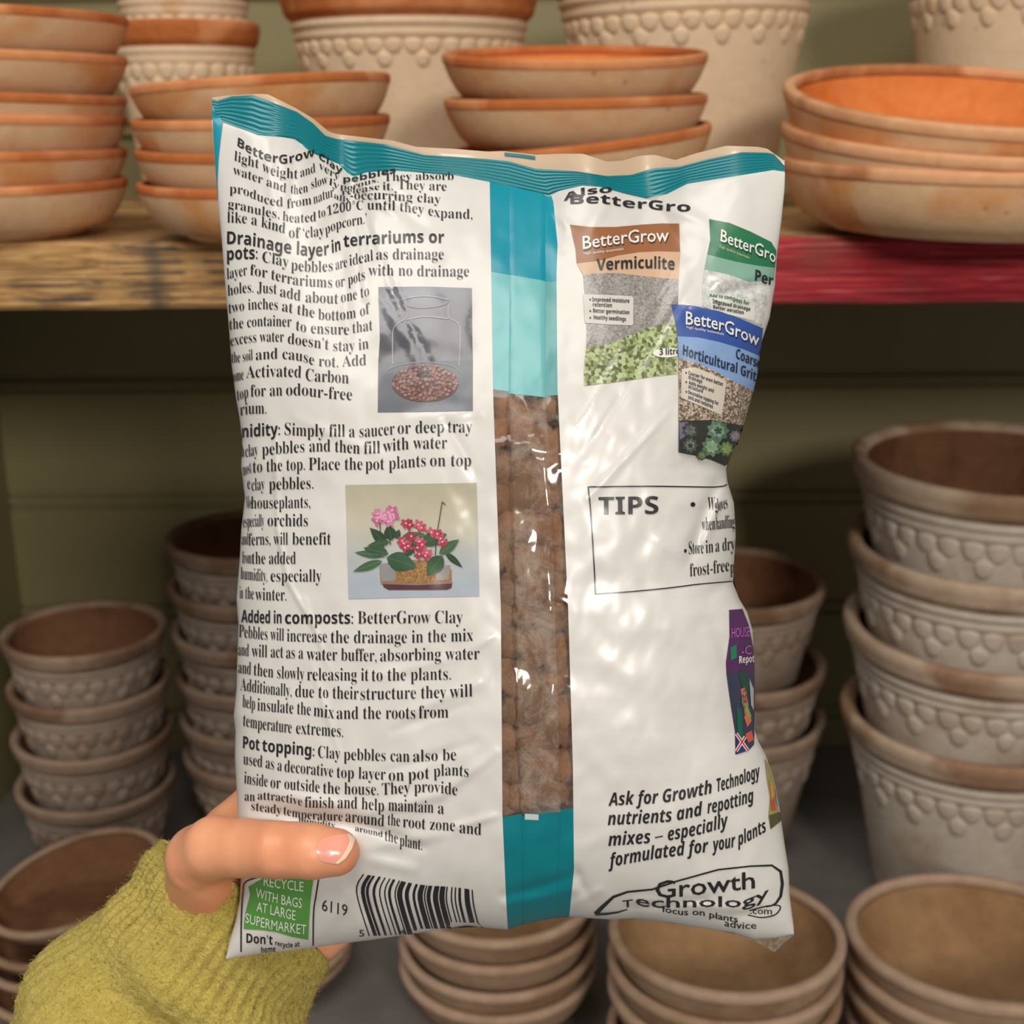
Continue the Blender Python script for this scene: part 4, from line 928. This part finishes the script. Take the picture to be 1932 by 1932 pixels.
for pts, c in [([(1450, 1470), (1456, 1476), (1460, 1500), (1454, 1512)], (206, 150, 60)), ([(1452, 1505), (1459, 1500), (1462, 1528), (1454, 1530)], (188, 84, 58)), ([(1450, 1538), (1470, 1532), (1472, 1548), (1453, 1563)], (84, 84, 48)), ([(1460, 1478), (1464, 1500), (1467, 1520), (1463, 1516)], (160, 170, 190))]:
    ex('yellow_picture', bm_poly(pts, 5), 6, ink(*c))
# terrarium photo
n_ = NT('printed_grey_backdrop'); v_ = n_.coord(1)
n_.base(n_.ramp(n_.noise(v_, 26, 3, 0.5, 1.0), [(0.3, srgb(72, 71, 78)), (0.55, srgb(98, 98, 106)), (0.75, srgb(126, 128, 136))])); n_.set(Roughness=.22); n_.b.inputs['Coat Weight'].default_value = .2
n_.bump(n_.noise(v_, 30, 2, .45, .9), .085, .006)
pk('terrarium_photo', 'P', [(714, 542), (800, 541), (890, 544), (891, 640), (892, 680), (714, 684), (717, 640)], 3, n_.m)
pk('terrarium_photo', 'P', [(714, 684), (892, 680), (892, 775), (800, 777), (713, 778)], 3, ink(112, 116, 124))
lt = ink(168, 168, 178); lt2 = ink(150, 150, 160)
for pts, w in [([(757, 566), (785, 560), (815, 560), (845, 566)], 3), ([(757, 566), (770, 578), (800, 582), (838, 576), (848, 566)], 1.5), ([(765, 578), (766, 600), (744, 618), (741, 650), (742, 688)], 2), ([(848, 572), (846, 598), (866, 614), (868, 650), (866, 690)], 2), ([(766, 604), (800, 598), (846, 602)], 2.5), ([(730, 700), (752, 690), (800, 684), (850, 690), (868, 702)], 1.5)]:
    ex('terrarium_photo', bm_line(smooth_line(pts), w), 5, lt if w > 1.6 else lt2)
ex('terrarium_photo', bm_ell(802, 724, 63, 35, 0, 28), 5, ink(104, 74, 70))
pr = random.Random(11); spots = []
for k in range(900):
    a = pr.uniform(0, 2 * PI); r = math.sqrt(pr.random()); x, y = 802 + 60 * r * math.cos(a), 722 + 33 * r * math.sin(a)
    if all((x - p) ** 2 + (y - q) ** 2 > 28 for p, q in spots): spots.append((x, y))
tones = [(152, 114, 106), (140, 101, 94), (160, 122, 114), (126, 90, 84)]
for i, (x, y) in enumerate(spots):
    c = (70, 60, 62) if (x - 800) ** 2 / 4 + (y - 706) ** 2 < 60 else tones[i % 4]
    ex('terrarium_photo', bm_ell(x, y, pr.uniform(3.0, 4.2), pr.uniform(2.8, 3.8), 0, 9), 7 + (i % 7) * .1, ink(*c))
# orchid photo
n_ = NT('printed_sky_backdrop'); v_ = n_.coord(1); sx = n_.n('ShaderNodeSeparateXYZ'); n_.l(v_, sx.inputs[0])
mr = n_.n('ShaderNodeMapRange'); n_.l(sx.outputs['Z'], mr.inputs[0])
z0_ = (PD(780, 1128, .42) - BAG_O).z; z1_ = (PD(780, 914, .42) - BAG_O).z
mr.inputs[1].default_value = z0_; mr.inputs[2].default_value = z1_
n_.base(n_.ramp(mr.outputs[0], [(0.1, srgb(164, 174, 184)), (0.35, srgb(176, 180, 180)), (0.62, srgb(188, 182, 164)), (1.0, srgb(172, 166, 144))])); n_.set(Roughness=.22); n_.b.inputs['Coat Weight'].default_value = .2
n_.bump(n_.noise(v_, 30, 2, .45, .9), .085, .006)
pk('orchid_photo', 'P', [(652, 915), (780, 913), (899, 911), (902, 1020), (904, 1125), (780, 1127), (658, 1130), (655, 1020)], 3, n_.m)
def leaf(a, b, w, c, layer):
    (x0, y0), (x1, y1) = T('B', [a, b]); dx, dy = x1 - x0, y1 - y0; L = math.hypot(dx, dy); nx, ny = -dy / L, dx / L; w *= .29
    L_, R_ = [], []
    for i in range(1, 8):
        t = i / 8; ww = w * math.sin(PI * t ** .8)
        L_.append((x0 + dx * t + nx * ww, y0 + dy * t + ny * ww)); R_.append((x0 + dx * t - nx * ww, y0 + dy * t - ny * ww))
    ex('orchid_photo', bm_poly([(x0, y0)] + L_ + [(x1, y1)] + R_[::-1]), layer, ink(*c))
    ex('orchid_photo', bm_line([(x0, y0), (x1, y1)], .8), layer + .4, ink(c[0] + 40, c[1] + 36, c[2] + 30))
GR = [(56, 88, 62), (72, 106, 74), (46, 72, 54), (88, 120, 86)]
# tray, substrate and pots
pk('orchid_photo', 'B', [(1090, 1260), (1250, 1230), (1400, 1230), (1560, 1290), (1562, 1390), (1100, 1390)], 5, grain_ink('printed_substrate', srgb(84, 56, 36), srgb(190, 146, 90), 1400))
pk('orchid_photo', 'B', [(1085, 1250), (1190, 1262), (1200, 1360), (1105, 1372)], 5.5, ink(150, 150, 150)); pk('orchid_photo', 'B', [(1450, 1270), (1552, 1262), (1540, 1360), (1462, 1360)], 5.5, ink(158, 150, 148))
pk('orchid_photo', 'B', [(1110, 1372), (1330, 1380), (1566, 1370), (1560, 1412), (1530, 1424), (1150, 1424), (1118, 1406)], 6, ink(88, 56, 60))
pk('orchid_photo', 'B', [(1110, 1372), (1330, 1380), (1566, 1370), (1564, 1384), (1330, 1394), (1112, 1386)], 6.5, ink(150, 118, 116))
for a, b, w, c in [((1130, 1200), (930, 1180), 26, GR[1]), ((1150, 1190), (990, 1150), 40, GR[0]), ((1110, 1235), (920, 1305), 28, GR[1]), ((1140, 1130), (1030, 1020), 34, GR[2]), ((1160, 1110), (1015, 1135), 24, GR[0]), ((1170, 1100), (1150, 1000), 40, GR[2]), ((1200, 1090), (1220, 1030), 20, GR[2]), ((1220, 1120), (1390, 1060), 46, GR[1]), ((1360, 1120), (1530, 1060), 46, GR[0]), ((1140, 1215), (1335, 1275), 62, GR[0]), ((1500, 1200), (1400, 1335), 52, GR[0]), ((1480, 1190), (1610, 1095), 34, GR[1]), ((1520, 1180), (1632, 1278), 20, GR[2]), ((1250, 1200), (1330, 1130), 30, GR[2])]:
    leaf(a, b, w, c, 8 + rr.random())
for pts in ([(1118, 1150), (1100, 1060), (1095, 990), (1075, 930)], [(1165, 1130), (1150, 1040), (1155, 980), (1180, 890)], [(1455, 1200), (1465, 1080), (1485, 950), (1500, 850)], [(1500, 850), (1520, 870)], [(1320, 1190), (1300, 1080), (1270, 1000)]):
    ex('orchid_photo', bm_line(T('B', smooth_line(pts)), 1.5), 9.2, ink(70, 66, 50))
def flower(x, y, r, c):
    for i in range(5):
        a = 2 * PI * i / 5 + rr.random()
        ex('orchid_photo', bm_ell(*T('B', [(x + r * .55 * math.cos(a), y + r * .55 * math.sin(a))])[0], r * .29 * .55, r * .29 * .33, a, 9), 10 + rr.random(), ink(*c))
    ex('orchid_photo', bm_ell(*T('B', [(x, y)])[0], r * .06, r * .06, 0, 7), 11.5, ink(236, 190, 200))
PK = [(214, 130, 170), (200, 104, 150), (226, 160, 190)]; RD = [(190, 70, 92), (168, 54, 78), (206, 96, 116)]
for i, (x, y) in enumerate([(1080, 930), (1075, 975), (1100, 950), (1150, 920), (1175, 905), (1165, 955), (1150, 980), (1185, 950), (1130, 935)]): flower(x, y, 34, PK[i % 3])
for i, (x, y) in enumerate([(1265, 990), (1290, 1000), (1345, 1000), (1365, 1020), (1300, 1075), (1250, 1120), (1280, 1140), (1260, 1150), (1350, 1110), (1370, 1130), (1340, 1150), (1400, 1180), (1390, 1200), (1350, 1190), (1430, 1050), (1470, 1060), (1500, 1110), (1490, 1090), (1240, 1105)]): flower(x, y, 34, RD[i % 3])

def build_print():
    jobs, keys = [], []
    for nm, items in BLOCKS.items():
        for it in items: jobs.append((it[1], it[2])); keys.append((nm, it))
    gs = glyphs(jobs)
    per = {}
    for (nm, (tr, text, st, em, pts, col, layer)), gl in zip(keys, gs):
        bm = text_bm(gl, T(tr, pts), emof(tr, em), up=.8 if st != 'bi' else .7)
        per.setdefault(nm, []).append((bm, layer, ink(*col)))
    for nm, l in EXTRA.items(): per[nm] = l + per.get(nm, [])
    for nm, l in per.items():
        mats = []
        for _, _, m in l:
            if m not in mats: mats.append(m)
        o = drape(nm, [(b, ly, mats.index(m)) for b, ly, m in l], mats)
        lab = PART_LABEL.get(nm)
        if lab: o['label'] = lab
PART_LABEL = {'recycling_mark': 'green recycling square with white capitals', 'barcode': 'black barcode', 'maker_logo': 'black outlined oval logo', 'vermiculite_picture': 'picture of a brown topped pack', 'perlite_picture': 'picture of a green topped pack', 'grit_picture': 'picture of a blue topped pack', 'houseplant_picture': 'purple pack picture at the right edge', 'terrarium_photo': 'grey photo of a glass jar of pebbles', 'orchid_photo': 'photo of potted orchids in a tray', 'tips_box': 'boxed tips in black'}
build_print()
# bottom seal tuft poking out at the lower right
vs, fs = [], []
tuft = [(1415, 1768), (1440, 1782), (1466, 1796), (1484, 1778), (1498, 1762)]
for j in range(7):
    for i in range(13):
        t = i / 12; x = 1408 + 90 * t; yb = np.interp(x, [1408, 1440, 1462, 1476, 1498], [1770, 1784, 1797, 1782, 1764]); y0 = 1745
        y = y0 + (yb - y0) * j / 6; vs.append(PD(x, y, D0 + .004 + .0018 * math.sin(i * 2.3) * j / 6 + .002 * j / 6))
for j in range(6):
    for i in range(12):
        a = j * 13 + i; fs.append((a, a + 1, a + 14, a + 13))
mesh('bottom_seal', vs, fs, M['clear_tuft'], bag, origin=BAG_O)

# ------------------------------------------------------------------ clay pebbles behind the clear strip
def make_pebble(seed):
    bm = bmesh.new(); bmesh.ops.create_icosphere(bm, subdivisions=3, radius=1)
    for v in bm.verts:
        p = v.co.normalized(); v.co = p * (1 + .16 * noise.noise(p * 1.4 + Vector((seed * 7.3, 0, 0))) + .05 * noise.noise(p * 4 + Vector((0, seed, 0))))
    me = bpy.data.meshes.new('clay_pebble'); bm.to_mesh(me); bm.free(); me.materials.append(M['pebble'])
    me.polygons.foreach_set('use_smooth', [True] * len(me.polygons)); return me
pm = [make_pebble(k) for k in range(5)]
pr = random.Random(21)
def pebble(px, py, d, r):
    o = bpy.data.objects.new('clay_pebble', pr.choice(pm)); COL.objects.link(o)
    o.location = PD(px, py, d); o.scale = [r * pr.uniform(.88, 1.08) for _ in range(3)]; o.rotation_euler = [pr.uniform(0, 6) for _ in range(3)]
    tag(o, 'brown fired clay pebble behind the clear strip of the bag', 'pebble', 'clay pebbles seen through the clear strip')
y = 715
row = 0
while y < 1560:
    xa, xb = float(S1(y)) - 6, float(S2(y)) + 6; k = 3 if row % 2 else 4
    for i in range(k):
        x = xa + (xb - xa) * (i + (.5 if k == 3 else 0)) / (3 if k == 3 else 3) * (1 if k == 4 else 1) + pr.uniform(-13, 13)
        r = pr.uniform(.0050, .0074)
        pebble(x, y + pr.uniform(-14, 14), surf_depth(x, y) + r + .0012 + pr.uniform(0, .0012), r)
        if pr.random() < .75: pebble(x + pr.uniform(18, 32), y + pr.uniform(18, 32), surf_depth(x, y) + .0175, pr.uniform(.0056, .0068))
    y += 56; row += 1

# ------------------------------------------------------------------ hand and sleeve
def surface_nets(val, org, h):
    s = val < 0
    nx, ny, nz = val.shape
    cell = np.zeros((nx - 1, ny - 1, nz - 1), int); acc = np.zeros((nx - 1, ny - 1, nz - 1, 3)); cnt = np.zeros((nx - 1, ny - 1, nz - 1))
    C8 = [(i, j, k) for i in (0, 1) for j in (0, 1) for k in (0, 1)]
    sl = lambda c: (slice(c[0], nx - 1 + c[0]), slice(c[1], ny - 1 + c[1]), slice(c[2], nz - 1 + c[2]))
    for a in C8:
        for b in C8:
            if sum(abs(p - q) for p, q in zip(a, b)) == 1 and a < b:
                va, vb = val[sl(a)], val[sl(b)]; cr = (va < 0) != (vb < 0)
                t = np.where(cr, va / np.where(cr, va - vb, 1), 0)
                for ax in range(3): acc[..., ax] += np.where(cr, a[ax] + (b[ax] - a[ax]) * t, 0)
                cnt += cr
    act = cnt > 0
    cell[act] = np.arange(act.sum())
    idx = np.argwhere(act)
    vs = (idx + acc[act] / cnt[act][:, None]) * h + org
    fs = []
    for ax in range(3):
        u, v = (ax + 1) % 3, (ax + 2) % 3
        a = [slice(None)] * 3; b = [slice(None)] * 3
        a[ax] = slice(0, -1); b[ax] = slice(1, None)
        cr = s[tuple(a)] != s[tuple(b)]
        for p in np.argwhere(cr):
            if p[u] == 0 or p[v] == 0 or p[u] >= val.shape[u] - 1 or p[v] >= val.shape[v] - 1: continue
            q = []
            for du_, dv_ in ((0, 0), (-1, 0), (-1, -1), (0, -1)):
                c = list(p); c[u] += du_; c[v] += dv_; q.append(cell[tuple(c)])
            fs.append(q if s[tuple(p)] else q[::-1])
    return vs, fs
def cone_sdf(P, a, b, ra, rb):
    ba = b - a; L = (ba * ba).sum(); t = np.clip(((P - a) @ ba) / L, 0, 1)
    return np.linalg.norm(P - a - t[..., None] * ba, axis=-1) - (ra + (rb - ra) * t)
def smin(a, b, k):
    h = np.clip(.5 + .5 * (b - a) / k, 0, 1); return b + (a - b) * h - k * h * (1 - h)
def hand():
    sd = surf_depth
    def w(p): return np.array(PD(p[0], p[1], p[2]))
    tipd = sd(625, 1606) - .0058; ipd = sd(525, 1602) - .0072; prd = min(sd(468, 1600), .446) - .0068
    thumb = [((634, 1608, tipd), .0076), ((590, 1606, tipd - .0006), .0087), ((525, 1602, ipd - .0006), .0092), ((462, 1600, prd - .001), .0094), ((405, 1598, prd + .0055), .0102), ((378, 1620, prd + .015), .0116), ((400, 1690, .482), .0165)]
    chains = [(thumb, .006)]
    palm = [
        ([((400, 1690, .484), .0165), ((448, 1762, .492), .0200)], .012),
        ([((412, 1600, .470), .0115), ((440, 1573, .479), .0112), ((500, 1520, .488), .0112), ((596, 1436, .494), .0100)], .005),
        ([((430, 1690, .486), .016), ((560, 1570, .497), .0135), ((650, 1500, .499), .0102)], .010),
        ([((460, 1720, .489), .016), ((590, 1630, .499), .0125), ((690, 1572, .500), .0098)], .010),
        ([((480, 1750, .490), .016), ((600, 1764, .496), .0096), ((660, 1710, .497), .0100), ((712, 1650, .498), .0090)], .009),
        ([((440, 1770, .492), .0210), ((330, 1880, .495), .0265), ((180, 2060, .50), .031)], .012)]
    chains += palm
    def bdp(x, y, r): return (x, y, back_depth(x, y) + r + .0006)
    fingers = [
        [(596, 1436, .494, .0100), (700, 1360, 0, .0088), (790, 1330, 0, .0081), (856, 1335, 0, .0070)],
        [(650, 1500, .499, .0102), (770, 1430, 0, .0090), (868, 1400, 0, .0084), (940, 1410, 0, .0072)],
        [(690, 1572, .500, .0098), (800, 1510, 0, .0088), (890, 1485, 0, .0081), (955, 1496, 0, .0070)],
        [(712, 1650, .498, .0090), (800, 1605, 0, .0078), (870, 1588, 0, .0071), (918, 1596, 0, .0062)]]
    for fg in fingers:
        ch = []
        for k, (x, y, d, r) in enumerate(fg):
            ch.append(((x, y, d) if d else bdp(x, y, r), r))
        chains.append((ch, .003))
    lo = np.array([1e9] * 3); hi = -lo
    for ch, k in chains:
        for p, r in ch:
            q = w(p); lo = np.minimum(lo, q - r); hi = np.maximum(hi, q + r)
    lo -= .006; hi += .006; h = .00125
    n = np.ceil((hi - lo) / h).astype(int) + 1
    g = np.stack(np.meshgrid(*[lo[i] + np.arange(n[i]) * h for i in range(3)], indexing='ij'), -1)
    val = None
    for ch, k in chains:
        cv = None
        for (p, r), (p2, r2) in zip(ch[:-1], ch[1:]):
            d = cone_sdf(g, w(p), w(p2), r, r2)
            cv = d if cv is None else smin(cv, d, .0012)
        val = cv if val is None else smin(val, cv, k)
    # shallow creases over the thumb joint and at the thumb's base
    for (x, y), (x2, y2), a, wd in [((508, 1560), (516, 1620), .0005, .0011), ((522, 1556), (530, 1622), .0006, .0011), ((536, 1560), (542, 1615), .0005, .0010), ((398, 1665), (448, 1668), .0016, .003), ((380, 1640), (430, 1676), .0009, .002), ((350, 1640), (410, 1690), .0007, .002)]:
        d0 = .42 if x > 450 else .452
        ax, bx = np.array(PD(x, y, d0)), np.array(PD(x2, y2, d0)); ba = bx - ax
        # distance measured across the view so that the crease is cut into the surface it faces
        q = g - ax; q = q - np.array(FWD) * (q @ np.array(FWD))[..., None]; b2 = ba - np.array(FWD) * (ba @ np.array(FWD))
        t = np.clip((q @ b2) / (b2 @ b2), 0, 1); dd = np.linalg.norm(q - t[..., None] * b2, axis=-1)
        val = val + a * np.exp(-(dd / wd) ** 2)
    vs, fs = surface_nets(val, lo, h)
    return vs, fs
vs, fs = hand()
HO = PD(300, 1900, .49)
person = mesh('person', [Vector(p) for p in vs], fs, M['skin'], origin=HO)
bm = bmesh.new(); bm.from_mesh(person.data); bmesh.ops.recalc_face_normals(bm, faces=bm.faces); bmesh.ops.smooth_vert(bm, verts=bm.verts, factor=.5, use_axis_x=True, use_axis_y=True, use_axis_z=True); bm.to_mesh(person.data); bm.free()
person.data.polygons.foreach_set('use_smooth', [True] * len(person.data.polygons))
tag(person, 'person\'s hand in a fuzzy yellow green knit sleeve gripping the bag, thumb in front', 'person')
HV = [v.co + HO for v in person.data.vertices]; HB_ = BVHTree.FromPolygons(HV, [tuple(p.vertices) for p in person.data.polygons])
def on_hand(name, pts, off, mat, L=4):
    bm = bm_poly(pts, L); vv, ff, idx = [], [], {}
    for v in bm.verts:
        d = FWD + RGT * ((v.co.x - 966) / F) + UPV * ((966 - v.co.y) / F)
        l, n, i, t = HB_.ray_cast(CAM, d.normalized())
        if l is None: continue
        idx[v] = len(vv); vv.append(l - d * off)
    for f in bm.faces:
        if all(v in idx for v in f.verts): ff.append([idx[v] for v in f.verts])
    bm.free()
    return mesh(name, vv, ff, mat, person, origin=HO)
nail = smooth_line([(596, 1604), (600, 1589), (612, 1580), (630, 1576), (650, 1573), (668, 1573), (669, 1584), (664, 1601), (652, 1619), (638, 1629), (620, 1628), (605, 1623), (596, 1604)])[:-1]
tn = on_hand('thumbnail', nail, .0004, M['nail'])
on_hand('nail_edge', [(655, 1573), (669, 1573), (670, 1584), (664, 1602), (652, 1620), (638, 1630), (632, 1629), (645, 1616), (655, 1600), (660, 1586)], .0006, M['nail_tip'])['label'] = 'pale free edge of the thumbnail'

def sleeve():
    rings = [((308, 1584), (616, 1812), .490, .034), ((288, 1606), (609, 1832), .491, .035), ((262, 1634), (598, 1856), .492, .036), ((222, 1680), (585, 1884), .493, .037), ((165, 1732), (570, 1915), .494, .039), ((98, 1794), (552, 1950), .495, .042), ((45, 1870), (530, 1995), .497, .043), ((-10, 1950), (505, 2045), .499, .044), ((-80, 2040), (470, 2110), .501, .046)]
    nA, nS = 220, 150
    R = np.array([[*a, *b, d, t] for a, b, d, t in rings], float); k = np.linspace(0, len(rings) - 1, nS)
    base = np.arange(len(rings)); C = np.stack([np.interp(k, base, R[:, j]) for j in range(6)], 1)
    for _ in range(6): C[1:-1] = (C[:-2] + 2 * C[1:-1] + C[2:]) / 4
    vs = []
    fwd = np.array(FWD)
    for i in range(nS):
        ax, ay, bx, by, d, t = C[i]
        A, B = np.array(PD(ax, ay, d)), np.array(PD(bx, by, d)); c = (A + B) / 2; e = (A - B) / 2
        ax_dir = np.cross(e / np.linalg.norm(e), fwd); ax_dir = ax_dir * np.sign(ax_dir @ (np.array(RGT) + np.array(UPV))); sh_ = .0145 * max(0, 1 - i / 60)
        for j in range(nA):
            th = 2 * PI * j / nA
            rib = .0011 * math.cos(th * 52 + .5 * noise.noise(Vector((i * .06, th * 3, 2)))) * (1 if i < 50 else max(.3, 1 - (i - 50) / 40))
            fold = .0035 * noise.noise(Vector((math.cos(th) * 1.5 + i * .018, math.sin(th) * 1.5, i * .032))) * min(1, i / 35)
            fold += .0075 * math.sin(i * .105 + 2.4 * math.cos(th) + 1.3) * max(0, min(1, (i - 45) / 40)) * max(0, math.sin(th) * .8 + .3)
            knit = .0004 * noise.noise(Vector((th * 60, i * 1.4, 1))) + .0007 * noise.noise(Vector((th * 14, i * .35, 5)))
            m = 1 + (rib + fold + knit) / .04
            if i < 3: m *= (.955, .985, 1.0)[i]
            vs.append(c + e * math.cos(th) * m - fwd * t * math.sin(th) * m + ax_dir * sh_ * math.sin(th))
    fs = [(i * nA + j, i * nA + (j + 1) % nA, (i + 1) * nA + (j + 1) % nA, (i + 1) * nA + j) for i in range(nS - 1) for j in range(nA)]
    # turned-in inside of the cuff
    b = len(vs); n_in = 10
    for i in range(n_in):
        src = C[min(2 + i * 2, nS - 1)]; ax, ay, bx, by, d, t = src
        A, B = np.array(PD(ax, ay, d)), np.array(PD(bx, by, d)); c = (A + B) / 2; e = (A - B) / 2
        for j in range(nA):
            th = 2 * PI * j / nA; vs.append(c + e * math.cos(th) * .90 - fwd * t * math.sin(th) * .88)
    fs += [(j, b + j, b + (j + 1) % nA, (j + 1) % nA) for j in range(nA)]
    fs += [(b + i * nA + j, b + (i + 1) * nA + j, b + (i + 1) * nA + (j + 1) % nA, b + i * nA + (j + 1) % nA) for i in range(n_in - 1) for j in range(nA)]
    o = mesh('sleeve', [Vector(p) for p in vs], fs, M['wool'], person, origin=HO)
    o['label'] = 'fuzzy yellow green knitted sleeve with ribbed cuff'
    # loose wool fibres standing off the knit
    fr = random.Random(4); fv, ff = [], []
    for _ in range(6000):
        i = fr.randrange(0, nS - 2); j = fr.randrange(nA)
        p = Vector(vs[i * nA + j]); th = 2 * PI * j / nA
        ax, ay, bx, by, d, t = C[i]; A, B = PD(ax, ay, d), PD(bx, by, d)
        nrm = ((A - B).normalized() * math.cos(th) - FWD * math.sin(th))
        tn_ = Vector((fr.uniform(-1, 1), fr.uniform(-1, 1), fr.uniform(-1, 1))); L = fr.uniform(.0010, .0030)
        d1 = (nrm * .7 + tn_ * .7).normalized(); d2 = (d1 * .5 + Vector((fr.uniform(-1, 1), fr.uniform(-1, 1), fr.uniform(-1, 1)))).normalized()
        pts = [p - nrm * .0003, p + d1 * L * .5, p + d1 * L * .5 + d2 * L * .5]
        sd_ = d1.cross(nrm + Vector((.01, .02, .03))).normalized() * .00006; s2 = d1.cross(sd_).normalized() * .00006
        b = len(fv)
        for q in pts: fv += [q + sd_, q - sd_ * .5 + s2, q - sd_ * .5 - s2]
        for k2 in range(2):
            for m in range(3): ff.append((b + k2 * 3 + m, b + k2 * 3 + (m + 1) % 3, b + k2 * 3 + 3 + (m + 1) % 3, b + k2 * 3 + 3 + m))
    fz = mesh('wool_fuzz', fv, ff, M['wool'], person, origin=HO); fz['kind'] = 'stuff'
    fz.parent = o
sleeve()
